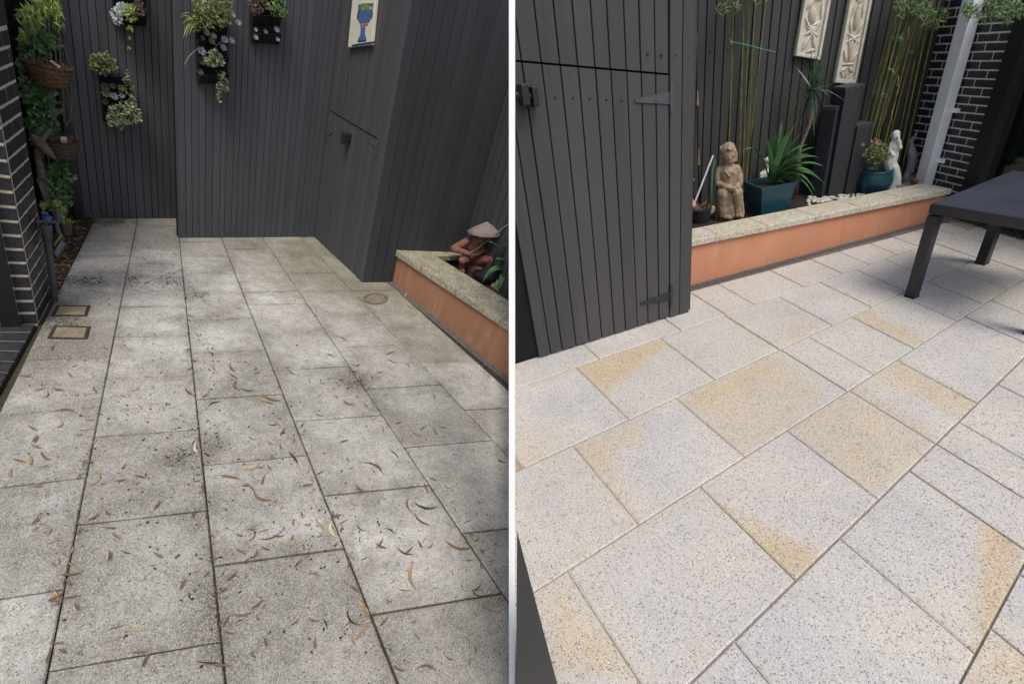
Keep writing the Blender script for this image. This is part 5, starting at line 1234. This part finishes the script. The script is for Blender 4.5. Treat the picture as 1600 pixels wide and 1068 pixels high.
for i in range(4):
    a, b = q[i], q[(i + 1) % 4]; c = (q[0] + q[2]) / 2; d = (b - a).normalized(); n_ = (c - (a + b) / 2); n_ = (n_ - d * n_.dot(d)).normalized()
    build(MB().obox((a + b) / 2 + n_ * .012 + zz * (tz - .026), (d, n_, zz), ((b - a).length / 2 - (0 if i % 2 else .025), .012, .024)), 'apron', M['table'], parent=tb, mods=(bevel(.003),))
build(MB().slab([p.lerp((q[0] + q[2]) / 2, .012) + zz * (tz + .002) for p in q], zz, .008, .003), 'top_panel', M['table_top'], parent=tb)
# near dark timber edge bottom left
bp0 = R.fl(890, 1140)
rp = R.frame(890, 1140)
post = MB(); hz_ = rp.P(800, 812).z + .12
post.hexa([bp0, bp0 + rp.w * .10, bp0 + rp.w * .10 - rp.u * .35, bp0 - rp.u * .35], [bp0 + zz * hz_, bp0 + rp.w * .10 + zz * hz_, bp0 + rp.w * .10 - rp.u * .35 + zz * hz_, bp0 - rp.u * .35 + zz * hz_])
setp(build(post, 'timber_gate_edge', M['board_shed'], Y=R, base=bp0, clip=True), 'dark painted timber edge close to the viewer beside the white divider', 'gate edge')

def soilR(px, py): 
    z = SZR
    for _ in range(3):
        p = R.fl(px, py, z); z = soilzR((p - G0).dot(dG))
    return z
# seated stone figure
fs_ = R.frame(1141, 341, soilR(1141, 341))
st = figure('seated_statue', 'weathered sandstone statue of a seated robed figure with hands in its lap', fs_, (1141, 341), 'sandstone', [
    [(1139, 238, 0, 10.5), (1139, 244, -1, 10), (1140, 250, -2, 8)], [(1138, 233, 0, 10), (1139, 230, 0, 7)], [(1129, 240, 1, 4), (1128, 250, 1, 3.2)], [(1148, 240, 1, 4), (1149, 250, 1, 3)],
    [(1141, 245, -10, 1.6), (1141, 248, -11, 1.8)], [(1137, 243, -8.5, 1.8), (1145, 243, -8.5, 1.8)], [(1139, 252.5, -8, 1.6), (1143, 252.5, -8, 1.6)],
    [(1140, 256, 0, 5.5), (1139, 262, 0, 7)], [(1127, 265, 1, 7), (1138, 264, 0, 9), (1149, 264, 1, 7)], [(1138, 270, 0, 14), (1138, 283, 0, 13.5), (1139, 294, 1, 14)],
    [(1125, 266, 0, 6.5), (1122, 276, -2, 6), (1123, 285, -5, 5.5)], [(1123, 286, -6, 5.3), (1132, 291, -12, 4.6), (1142, 294, -14, 4)],
    [(1151, 265, 0, 6.5), (1155, 277, -2, 6), (1155, 287, -5, 5.5)], [(1155, 288, -6, 5), (1150, 292, -12, 4.5), (1145, 295, -14, 4)],
    [(1141, 294, -16, 3.4), (1147, 295, -17, 3.2)], [(1142, 297, -17, 1.6), (1148, 299, -18, 1.3)], [(1144, 296, -18, 1.5), (1150, 298, -18, 1.2)],
    [(1131, 299, 0, 11), (1130, 301, -10, 9.5)], [(1149, 299, 0, 10), (1151, 301, -10, 9)],
    [(1130, 302, -10, 9.5), (1129, 318, -8, 9), (1131, 334, -8, 9)], [(1151, 302, -10, 8.5), (1153, 318, -8, 8), (1155, 334, -8, 8)],
    [(1127, 320, 4, 8), (1128, 336, 4, 9)], [(1152, 320, 4, 8), (1155, 334, 4, 8)], [(1141, 305, 2, 10), (1141, 325, 4, 11), (1142, 337, 4, 10)],
    [(1134, 339, -14, 4), (1140, 341, -18, 3)], [(1153, 337, -14, 4), (1159, 338, -18, 3)], [(1130, 340, -4, 6), (1155, 337, -4, 6)], [(1141, 304, -8, 8), (1141, 320, -7, 8), (1142, 336, -8, 8)], [(1128, 232, 0, 4), (1130, 236, -4, 3), (1139, 233, -9, 2.5), (1148, 236, -4, 3)], [(1122, 330, 0, 5), (1123, 342, 0, 6)], [(1133, 268, -13, 1.2), (1140, 276, -14, 1.2), (1146, 268, -13, 1.2)]], .0032)
build(MB().lathe(fs_.P(1141, 343), [(18 * fs_.m, -.02), (18 * fs_.m, .012), (17 * fs_.m, .016), (.001, .016)], 20), 'plinth', M['sandstone'], parent=st)
# half hidden fisherman behind the shed
f2 = R.frame(1072, 344, soilR(1090, 346))
fg2 = figure('fisherman_statue', 'pinkish clay fisherman statue half hidden behind the shed corner with a rod', f2, (1072, 344), 'pink_clay', [
    [(1062, 330, 2, 12), (1064, 312, 0, 13), (1064, 298, 0, 10)], [(1064, 290, -2, 7), (1064, 284, -3, 7)], [(1072, 304, -6, 6), (1078, 314, -10, 5.5), (1083, 321, -14, 4.5)], [(1083, 322, -15, 4), (1086, 321, -15, 2.5)],
    [(1066, 328, -4, 9), (1078, 332, -10, 6), (1088, 338, -14, 5)], [(1070, 335, 4, 8), (1096, 336, -4, 4), (1106, 335, -8, 3.2)], [(1107, 335, -8, 3.2), (1112, 330, -9, 4), (1114, 325, -9, 3.5)]], .0045)
cone_hat(fg2, f2, (1062, 262), (1040, 280), (1085, 281), 0)
build(MB().tube([f2.P(1084, 320, -.02), f2.P(1114, 243, -.02)], .0062, 8), 'rod', M['downpipe'], parent=fg2)
setp(build(MB().strap([f2.P(1113, 246, -.015), f2.P(1116, 243, -.015), f2.P(1117, 250, -.012), f2.P(1113, 268, -.01), f2.P(1112, 290, -.01), f2.P(1112, 320, -.0)], .014, .1, lambda t: 1 - .5 * t), 'green_strap', M['twine'], Y=R, base=f2.P(1112, 320)), 'dark green strap hanging from the rod tip by the shed', 'strap')
fbk = R.frame(1095, 346, soilR(1095, 346))
t, c = pot('black tub of dry stalks in front of the half hidden statue', fbk, 1094, 325, 347, 15, 13, 'dark_metal', 'garden_tub', 24)
mb = MB()
for i in range(50): d = rvec(); d.z = abs(d.z) * .6 + .1; mb.leaf(c + Vector((rnd(-.04, .04), rnd(-.03, .03), -.01)), d, rvec(), rnd(.04, .09), .006, .1, .8)
plant('dry_stalks', 'dry grey stalks in the black tub', 'dead plant', R, c, [('stalks', mb, M['leaf_brown'], 'stuff')])
# bamboo
M['leaf_bamboo'] = leafmat('bamboo leaf', lin('#2f4428'), lin('#5f7444'))
def culm(parent, Y, p0, p1, r, mat, nodes=9):
    mb = MB(); path = []; rad = []
    for i in range(nodes):
        a, b = i / nodes, (i + 1) / nodes
        for t, k in ((a + .004, 1.0), (b - .012, .98), (b - .006, 1.28), (b, 1.0)): path.append(p0.lerp(p1, t)); rad.append(r * k * (1 - .25 * t))
    build(mb.tube(path, rad, 8), 'culm', M[mat], parent=parent, smooth=True)
fw = WF(R, A6, B6, 1160, 200, .06)
def clump(label, lines, mat, base_px, rpx, fol=None, nodes=8, nm='bamboo'):
    t = thing(nm, label, 'bamboo', R, fw.P(*base_px))
    for x0, y0, x1, y1, dw in lines:
        a = fw.P(x1, y1, dw); b = fw.P(x0, y0, dw); d = (b - a) / max(.05, (b - a).z)
        lo = a - d * max(0, a.z - SZR + .04); hi = b + d * .35
        culm(t, R, lo, hi, rpx * fw.m, mat, nodes)
    if fol:
        mb = cloud(MB(), fw, fol, int(sum(b[2] for b in fol) * 5), 13, (-.25, .0), .7, .16); build(mb, 'foliage', M['leaf_bamboo'], parent=t, recalc=False, kind='stuff')
    return t
clump('slender green bamboo canes behind the seated stone statue', [(1146, 15, 1139, 222, -.06), (1162, 15, 1155, 250, -.02), (1170, 15, 1161, 250, .0), (1179, 15, 1166, 267, -.05), (1195, 15, 1172, 225, -.01)], 'bamboo', (1160, 300), 1.3, [(1142, 8, 14), (1128, 16, 9), (1185, -8, 16)], 8)
clump('thick group of yellow green bamboo canes right of the dark wicker pillars', [(1407, 15, 1347, 237, -.1), (1403, 15, 1350, 225, -.05), (1417, 32, 1365, 225, -.1), (1421, 32, 1370, 220, -.04), (1426, 30, 1384, 175, -.02), (1398, 15, 1352, 190, -.0), (1411, 20, 1362, 210, -.14), (1432, 25, 1388, 200, -.08)], 'bamboo', (1350, 285), 1.35, [(1410, 14, 14), (1430, 12, 14), (1405, 60, 4), (1392, 110, 3), (1420, 80, 4), (1380, 150, 3)], 9)
clump('sparse thin bamboo canes against the fence beside the black bricks', [(1444, 25, 1410, 185, -.02), (1450, 32, 1412, 212, -.06), (1460, 37, 1418, 225, -.03), (1436, 40, 1396, 190, .0)], 'bamboo_thin' if 'bamboo_thin' in M else 'bamboo', (1405, 285), 1.2, [(1450, 28, 14), (1470, 22, 12), (1460, 38, 8), (1440, 12, 18)], 9)
dk = clump('single dark bamboo cane with tan sheaths next to the shed corner', [(1087, 15, 1093, 320, -.1)], 'bamboo_dark', (1093, 335), 1.8, None, 6)
for y0, y1 in ((22, 65), (140, 165), (232, 258)):
    x = 1087 + 6 * (y0 - 15) / 305; build(MB().strap([fw.P(x, y1, -.11), fw.P(x + .5, (y0 + y1) / 2, -.115), fw.P(x + .2, y0, -.12)], 3.4 * fw.m, .3, lambda t: 1 - .7 * t), 'sheath', M['sheath'], parent=dk, recalc=False)
for x0, y0, x1, y1 in ((1418, 62, 1420, 42), (1402, 135, 1404, 118), (1392, 190, 1394, 172)):
    setp(build(MB().strap([fw.P(x0, y0, -.12), fw.P((x0 + x1) / 2, (y0 + y1) / 2, -.13), fw.P(x1, y1, -.13)], 2.6 * fw.m, .3, lambda t: 1 - .6 * t), 'bamboo_sheath', M['sheath'], Y=R, base=fw.P(x0, y0, -.12)), {62: 'highest papery tan sheath on the yellow bamboo', 135: 'middle papery tan sheath on the yellow bamboo', 190: 'lowest papery tan sheath on the yellow bamboo'}[y0], 'sheath')
setp(build(MB().tube([fw.P(1140, 65, -.08), fw.P(1146, 66, -.09), fw.P(1165, 70, -.06), fw.P(1200, 79, -.05), fw.P(1212, 82, -.0)], .0024, 6).tube([fw.P(1141, 62, -.09), fw.P(1143, 70, -.09)], .004, 6), 'green_twine', M['twine'], Y=R, base=fw.P(1170, 72, -.06)), 'green twine tying the slender bamboo canes to the fence', 'twine')
fh = R.frame(1530, 330)
mb = cloud(MB(), fw, [(1515, 18, 12), (1540, 22, 12), (1570, 24, 14), (1555, 8, 16), (1590, 14, 14)], 260, 14, (-.9, -.6), .7, .16)
plant('bamboo_foliage', 'hanging bamboo leaves at the top of the brick wall', 'foliage', R, fw.P(1540, 5, -.7), [('foliage', mb, M['leaf_bamboo'], 'stuff')])
# relief panels
def relief(label, c4, motif):
    f = WF(R, A6, B6, *c4[0], .004); p = [f.P(*q) for q in c4]; n_ = -f.w
    t = thing('relief_panel', label, 'wall panel', R, (p[0] + p[1]) / 2)
    bl = lambda u, v: (p[0].lerp(p[1], u)).lerp(p[3].lerp(p[2], u), v)
    build(MB().slab([q + n_ * .022 for q in p], n_, .02, .003), 'slab', M['relief'], parent=t)
    for u0, v0, u1, v1 in ((0, 0, 1, .05), (0, .95, 1, 1), (0, .052, .11, .948), (.89, .052, 1, .948)):
        build(MB().slab([bl(u0, v0) + n_ * .034, bl(u1, v0) + n_ * .034, bl(u1, v1) + n_ * .034, bl(u0, v1) + n_ * .034], n_, .011, .003), 'border', M['relief'], parent=t)
    ux = (p[1] - p[0]); uy = (p[3] - p[0]); wl, hl_ = ux.length, uy.length; ex, ey = ux.normalized(), uy.normalized()
    for u, v, ru, rv, an, kind in motif:
        c = bl(u, v) + n_ * .022; a = math.radians(an); X = ex * math.cos(a) + ey * math.sin(a); Yv = ey * math.cos(a) - ex * math.sin(a)
        lens = MB().ell(c, (ru * wl, rv * wl, .011 if kind != 'b' else .016), (X, Yv, n_), nu=18, nv=8)
        for i_, v_ in enumerate(lens.v):
            if kind != 'b': t_ = (v_ - c).dot(Yv) / (rv * wl) if rv > ru else (v_ - c).dot(X) / (ru * wl); ax_ = X if rv > ru else Yv; lens.v[i_] = v_ - ax_ * (v_ - c).dot(ax_) * .75 * abs(t_) ** 1.2
        build(lens, {'p': 'petal', 'b': 'bud', 'l': 'leaf'}[kind], M['relief_warm' if kind == 'b' else 'relief'], parent=t, smooth=True)
relief('cream relief panel of a flower on the fence, left and higher of two', [(1239, 87.5), (1277.5, 94), (1297, -16), (1256, -16)],
       [(.42, .62, .16, .3, 10, 'b'), (.5, .4, .07, .3, 60, 'p'), (.5, .4, .07, .3, -65, 'p'), (.55, .5, .06, .26, 120, 'l'), (.3, .5, .06, .24, 40, 'l'), (.7, .5, .06, .26, -30, 'l'), (.5, .88, .2, .06, -15, 'l'), (.5, .42, .3, .09, 35, 'p'), (.5, .42, .3, .09, -40, 'p'), (.5, .42, .09, .34, 5, 'p'), (.66, .25, .1, .36, 25, 'l'), (.35, .22, .1, .3, -20, 'l'), (.75, .7, .08, .34, 15, 'l'), (.27, .8, .08, .22, -25, 'l'), (.6, .12, .2, .07, 20, 'l')])
relief('cream relief panel of a branching flower on the fence, right and lower of two', [(1300, 129), (1332.5, 132.5), (1361, -16), (1327, -16)],
       [(.5, .72, .14, .5, 0, 'b'), (.5, .5, .06, .34, 60, 'p'), (.5, .5, .06, .34, -60, 'p'), (.36, .44, .05, .3, 20, 'l'), (.64, .44, .05, .3, -20, 'l'), (.3, .1, .06, .2, 30, 'l'), (.7, .1, .06, .2, -30, 'l'), (.5, .1, .06, .26, 0, 'l'), (.3, .8, .06, .3, -10, 'l'), (.7, .8, .06, .3, 10, 'l'), (.5, .5, .32, .08, 30, 'p'), (.5, .5, .32, .08, -35, 'p'), (.48, .36, .1, .45, 0, 'b'), (.3, .3, .09, .3, 30, 'l'), (.7, .3, .09, .3, -30, 'l'), (.35, .16, .22, .09, 35, 'l'), (.66, .16, .22, .09, -35, 'l'), (.5, .22, .3, .07, 0, 'p'), (.28, .62, .07, .3, 20, 'l'), (.72, .62, .07, .3, -20, 'l'), (.5, .9, .2, .2, 0, 'p')])
# wicker pillars
def wicker(label, fr, base_px, top_py, half, rot, mat='wicker'):
    c = fr.P(*base_px); h = (fr.P(base_px[0] + 0, top_py) - c).z if False else None
    vz_ = fr.P(base_px[0] - (top_py - base_px[1]) * 0, top_py).z - c.z
    t = thing('wicker_pillar', label, 'pillar', fr.Y, c); r = half * fr.m; a = math.radians(rot)
    X = fr.u * math.cos(a) + fr.w * math.sin(a); Yv = fr.w * math.cos(a) - fr.u * math.sin(a)
    build(MB().obox(c + zz * vz_ / 2, (X, Yv, zz), (r * .96, r * .96, vz_ / 2)), 'core', M['gap'], parent=t)
    g = MB(); k = int(vz_ / .0085)
    for i in range(k):
        z = c.z + vz_ * (i + .5) / k; ph = (i % 2) * math.pi
        pth = []
        for e in range(4):
            u0 = [X * -1 + Yv * -1, X - Yv, X + Yv, Yv - X][e]; u1 = [X - Yv, X + Yv, Yv - X, -X - Yv][e]
            for s_ in range(6):
                v = u0.lerp(u1, s_ / 6); nn = ((u0 + u1) * .5).normalized()
                pth.append(Vector((c.x, c.y, z)) + v * r + nn * .0018 * math.cos(math.pi * s_ + ph))
        g.tube(pth + pth[:1], .0042, 4, False)
    build(g, 'weave', M[mat], parent=t, kind='stuff', smooth=True)
    build(MB().obox(c + zz * (vz_ + .006), (X, Yv, zz), (r * 1.05, r * 1.05, .008)), 'rim', M[mat], parent=t)
fk = R.frame(1297, 296, soilR(1297, 296))
wicker('tall dark wicker pillar below the right relief panel, the tallest of three', R.frame(1296, 304, soilR(1296, 304)), (1296, 304), 140, 13, 38)
wicker('shorter dark wicker pillar left of the tallest one, behind the green strap leaves', R.frame(1279, 306, soilR(1279, 306)), (1279, 306), 170, 10, 60)
wicker('low dark wicker pillar right of the tallest one, beside the yellow bamboo', R.frame(1322, 301, soilR(1322, 301)), (1322, 301), 197, 12, 40)
# square teal pot with strap leaved plant
ftp = R.frame(1197, 334, soilR(1197, 334))
tq = thing('square_teal_pot', 'square tapered teal pot beside the seated statue', 'pot', R, ftp.P(1197, 333))
hp = ftp.P(1197, 283).z - ftp.P(1197, 333).z; m_ = ftp.m; cbp = ftp.P(1197, 333, .05)
a = math.radians(32); X = ftp.u * math.cos(a) + ftp.w * math.sin(a); Yv = ftp.w * math.cos(a) - ftp.u * math.sin(a)
def sq(r, z): return [cbp + zz * z + X * (sx * r) + Yv * (sy * r) for sx, sy in ((-1, -1), (1, -1), (1, 1), (-1, 1))]
rt_, rb_ = 27 * m_, 20 * m_
mb = MB(); rings = [sq(rb_, 0), sq(rb_ * 1.02, .01), sq(rt_, hp), sq(rt_ * .86, hp), sq(rt_ * .83, hp - .03)]
mb.add([p for r_ in rings for p in r_], [(3, 2, 1, 0), (16, 17, 18, 19)] + [(k * 4 + i, k * 4 + (i + 1) % 4, k * 4 + 4 + (i + 1) % 4, k * 4 + 4 + i) for k in range(4) for i in range(4)])
build(mb, 'body', M['teal'], parent=tq, mods=(bevel(.004),))
build(MB().slab([p + zz * .002 for p in sq(rt_ * .835, hp - .028)], zz, .01), 'soil', M['soil'], parent=tq)
ag = thing('strap_leaf_plant', 'large glossy strap leaved plant in the square teal pot', 'plant', R, cbp + zz * (hp - .02))
ctr = (1206, 283)
for tx, ty, hx, hy, w_ in ((1222, 188, 1214, 225, 7), (1245, 190, 1226, 225, 9), (1262, 226, 1232, 232, 10), (1274, 230, 1240, 236, 9), (1266, 242, 1236, 240, 9), (1286, 260, 1248, 244, 10), (1292, 291, 1255, 252, 10), (1272, 309, 1248, 262, 9), (1274, 300, 1246, 250, 8), (1241, 320, 1232, 276, 9), (1196, 212, 1204, 240, 7), (1160, 237, 1184, 216, 8), (1213, 206, 1210, 240, 7), (1198, 220, 1204, 250, 6), (1232, 205, 1216, 240, 9), (1252, 208, 1228, 236, 10), (1280, 246, 1244, 238, 9), (1258, 262, 1236, 252, 9), (1225, 250, 1224, 232, 8), (1185, 250, 1196, 240, 5), (1228, 225, 1214, 250, 9), (1264, 280, 1240, 262, 8), (1240, 240, 1224, 246, 9), (1278, 276, 1246, 250, 9)):
    dw = rnd(-.10, .06)
    b = ftp.P(ctr[0] + rnd(-7, 7), ctr[1] + rnd(-3, 2), .05 + rnd(-.01, .02))
    build(MB().strap(bez(b, ftp.P(hx, hy, .05 + dw * .4), ftp.P(tx, ty, .05 + dw), 9), w_ * m_ * 1.15, .22, lambda x: (.5 + .7 * math.sin(min(1, x * 1.7) * math.pi / 2)) * (1 - x ** 3) + .01), 'leaf', M['leaf_strap'], parent=ag, recalc=False)
# little white figure behind the plant
fwf = R.frame(1199, 313, soilR(1199, 313))
figure('white_figurine', 'small white garden figurine behind the square teal pot', fwf, (1197, 300), 'white_stone', [[(1200, 251, 0, 5.5), (1199, 258, 0, 5)], [(1198, 264, 0, 4), (1197, 272, 0, 8), (1196, 288, 0, 9), (1196, 300, 0, 9)], [(1204, 248, -2, 3), (1205, 254, -2, 3)], [(1190, 272, -3, 3.4), (1190, 282, -6, 3), (1197, 286, -8, 2.6)], [(1204, 272, -3, 3.4), (1204, 282, -6, 3), (1198, 286, -8, 2.6)]], .005)
# dracaena
fdr = R.frame(1246, 318, soilR(1246, 318) - .0)
dr = thing('dracaena', 'dracaena with a bent pale trunk and a spiky dark green crown', 'plant', R, fdr.P(1244, 300, .14))
build(MB().tube([fdr.P(1243, 305, .14), fdr.P(1249, 233, .13), fdr.P(1256, 215, .12), fdr.P(1264, 197, .11), fdr.P(1267, 178, .11), fdr.P(1267, 160, .11), fdr.P(1268, 143, .11)], [3.3 * fdr.m, 3 * fdr.m, 2.8 * fdr.m, 2.6 * fdr.m, 2.6 * fdr.m, 2.8 * fdr.m, 2 * fdr.m], 10), 'trunk', M['bark'], parent=dr, smooth=True)
for tx, ty, hx, hy in ((1267, 72, 1267, 110), (1279, 78, 1272, 112), (1288, 97, 1278, 116), (1274, 84, 1270, 112), (1283, 88, 1275, 116), (1260, 96, 1265, 116), (1222, 111, 1248, 124), (1244, 106, 1258, 122), (1225, 168, 1245, 138), (1322, 160, 1290, 134), (1302, 173, 1288, 140), (1284, 204, 1282, 142), (1274, 196, 1278, 146), (1247, 216, 1246, 150), (1317, 96, 1292, 122), (1310, 130, 1288, 134), (1294, 150, 1284, 136), (1238, 190, 1246, 142), (1260, 205, 1258, 150), (1291, 90, 1280, 114), (1300, 108, 1284, 122), (1230, 140, 1250, 134), (1272, 215, 1270, 160), (1244, 232, 1250, 170), (1250, 200, 1256, 156)):
    d_ = rnd(-.10, .08); brown = ty > 198 and tx < 1275
    build(MB().strap(bez(fdr.P(1268, 143, .11), fdr.P(hx, hy, .11 + d_ * .5), fdr.P(tx, ty, .11 + d_), 8), 4.4 * fdr.m, .25, lambda x: (1 - x ** 2.2) * .9 + .03), 'leaf', M['leaf_brown' if brown and tx % 2 else 'leaf_drac'], parent=dr, recalc=False)
# round teal pot with rose, white lady, dolphin
frt = R.frame(1364, 303, soilR(1364, 303))
t = thing('round_teal_pot', 'round bellied teal pot beside the white statue', 'pot', R, frt.P(1362, 303)); c = frt.P(1362, 303, .04); rr = 23 * frt.m; h = frt.P(1362, 264).z - frt.P(1362, 303).z
build(MB().lathe(c, [(rr * .6, 0), (rr * .82, h * .12), (rr, h * .42), (rr * 1.03, h * .6), (rr * .95, h * .85), (rr * .9, h * .93), (rr * .95, h), (rr * .8, h), (rr * .78, h * .9), (.001, h * .88)], 30), 'body', M['teal'], parent=t, smooth=True)
mb = cloud(MB(), frt, [(1360, 240, 12), (1375, 235, 14), (1368, 225, 8), (1382, 244, 9), (1352, 248, 8), (1365, 255, 10)], 300, 6.5, (-.07, .1), .1, .5)
st_ = MB()
for x, y in ((1352, 230), (1373, 226), (1384, 236), (1362, 236)): st_.tube([c + zz * h * .9, frt.P((x + 1364) / 2, 250, .03), frt.P(x, y, .02)], .0028, 5)
rs = plant('rose_bush', 'small rose bush with pink blooms in the round teal pot', 'rose', R, c + zz * h * .9, [('foliage', mb, M['leaf_olive'], 'stuff'), ('stem', st_, M['leaf_olive'], None)])
for x, y, r_ in ((1373, 223, 3.6), (1349, 226, 2.4)): build(rosette(frt.P(x, y, -.06), -frt.w + zz * .4, r_ * frt.m * 1.4, 3, .6), 'bloom', M['rose'], parent=rs, recalc=False)
fwl = R.frame(1392, 300, soilR(1392, 300))
figure('white_statue', 'white cast statue of a draped standing figure near the downpipe', fwl, (1392, 300), 'white_stone', [
    [(1400, 209, 0, 5.2), (1400, 213, -1, 5.0)], [(1397, 211, 2, 4.1), (1397, 217, 2, 3.4)], [(1402, 213, -5, 1.0), (1402, 215, -5.4, 1.0)], [(1399, 218, 0, 3.0), (1399, 222, 0, 3.9)],
    [(1395, 224, 0, 4.6), (1403, 223, 0, 4.6)], [(1398, 228, 0, 7.3), (1397, 236, 0, 6.4), (1394, 244, 0, 8.0), (1391, 252, 0, 8.7)], [(1404, 224, -2, 3.4), (1407, 231, -5, 2.7), (1404, 219, -6, 2.3), (1404, 215, -6, 1.9)], [(1393, 226, -2, 3.4), (1390, 235, -5, 2.8), (1396, 243, -7, 2.3)],
    [(1389, 248, 0, 5.7), (1386, 262, 1, 4.6)], [(1391, 255, 0, 8.5), (1394, 266, 0, 8.4), (1396, 280, 0, 8.5), (1392, 296, 0, 9.1)], [(1398, 262, -3, 5.7), (1402, 275, -3, 5.1), (1402, 288, -2, 5.1)], [(1388, 275, 1, 5.7), (1385, 296, 1, 5.7)], [(1389, 299, 0, 9.1), (1396, 299, 0, 9.1)]], .0035)
fdl = R.frame(1422, 284, soilR(1422, 284))
t = figure('dolphin_statue', 'grey stone dolphin statue with raised tail beside the downpipe', fdl, (1422, 284), 'grey_stone', [
    [(1427, 214, 0, 1.6), (1424, 222, 0, 2.6), (1424, 232, 0, 5), (1426, 243, 0, 7), (1426, 254, 0, 7.2), (1422, 266, -1, 7), (1417, 274, -3, 5.6), (1413, 278, -5, 3)], [(1428, 214, 0, 2), (1431, 209, -2, 2), (1429, 218, -3, 1.4)], [(1425, 216, 0, 2), (1420, 222, 2, 2), (1419, 226, 3, 1.2)],
    [(1431, 246, 0, 3), (1436, 242, 1, 1.2)], [(1420, 262, -5, 2.6), (1428, 270, -8, 1.3)], [(1418, 281, 0, 9), (1428, 281, 0, 8)]], .004)
setp(build(MB().lathe(R.frame(1430, 289, soilR(1430, 289)).B, [(.02, 0), (.03, .02), (.033, .045), (.027, .05), (.001, .046)], 14), 'terracotta_cup', M['terracotta'], Y=R, base=R.frame(1430, 289, soilR(1430, 289)).B), 'small orange brown terracotta cup at the foot of the downpipe', 'cup')
# pebbles in the planter
pbl = MB()
for i in range(240):
    x = rnd(1262, 1350); y = 322 - (x - 1262) * .17 + rnd(-15, -1)
    c = R.fl(x, y, soilR(x, y)) + zz * .004; r_ = rnd(.008, .018); pbl.ell(c, (r_, r_ * rnd(.7, 1), r_ * .6), nu=6, nv=4)
o = build(pbl, 'white_pebbles', M['pebble'], Y=R, kind='stuff', smooth=True); o['label'] = 'white pebbles along the planter coping'
for i, (x, y) in enumerate(((1412, 290), (1420, 288), (1405, 294))):
    c = R.fl(x, y, soilR(x, y)); mb = MB().ell(c, (.03, .025, .02), nu=9, nv=6); mb.v = [v + rvec() * .003 for v in mb.v]
    setp(build(mb, 'stone', M['grey_stone'], Y=R, base=c, smooth=True), ('grey stone at the foot of the dolphin statue', 'grey stone between the dolphin statue and the downpipe', 'grey stone at the feet of the white statue')[i], 'stone')
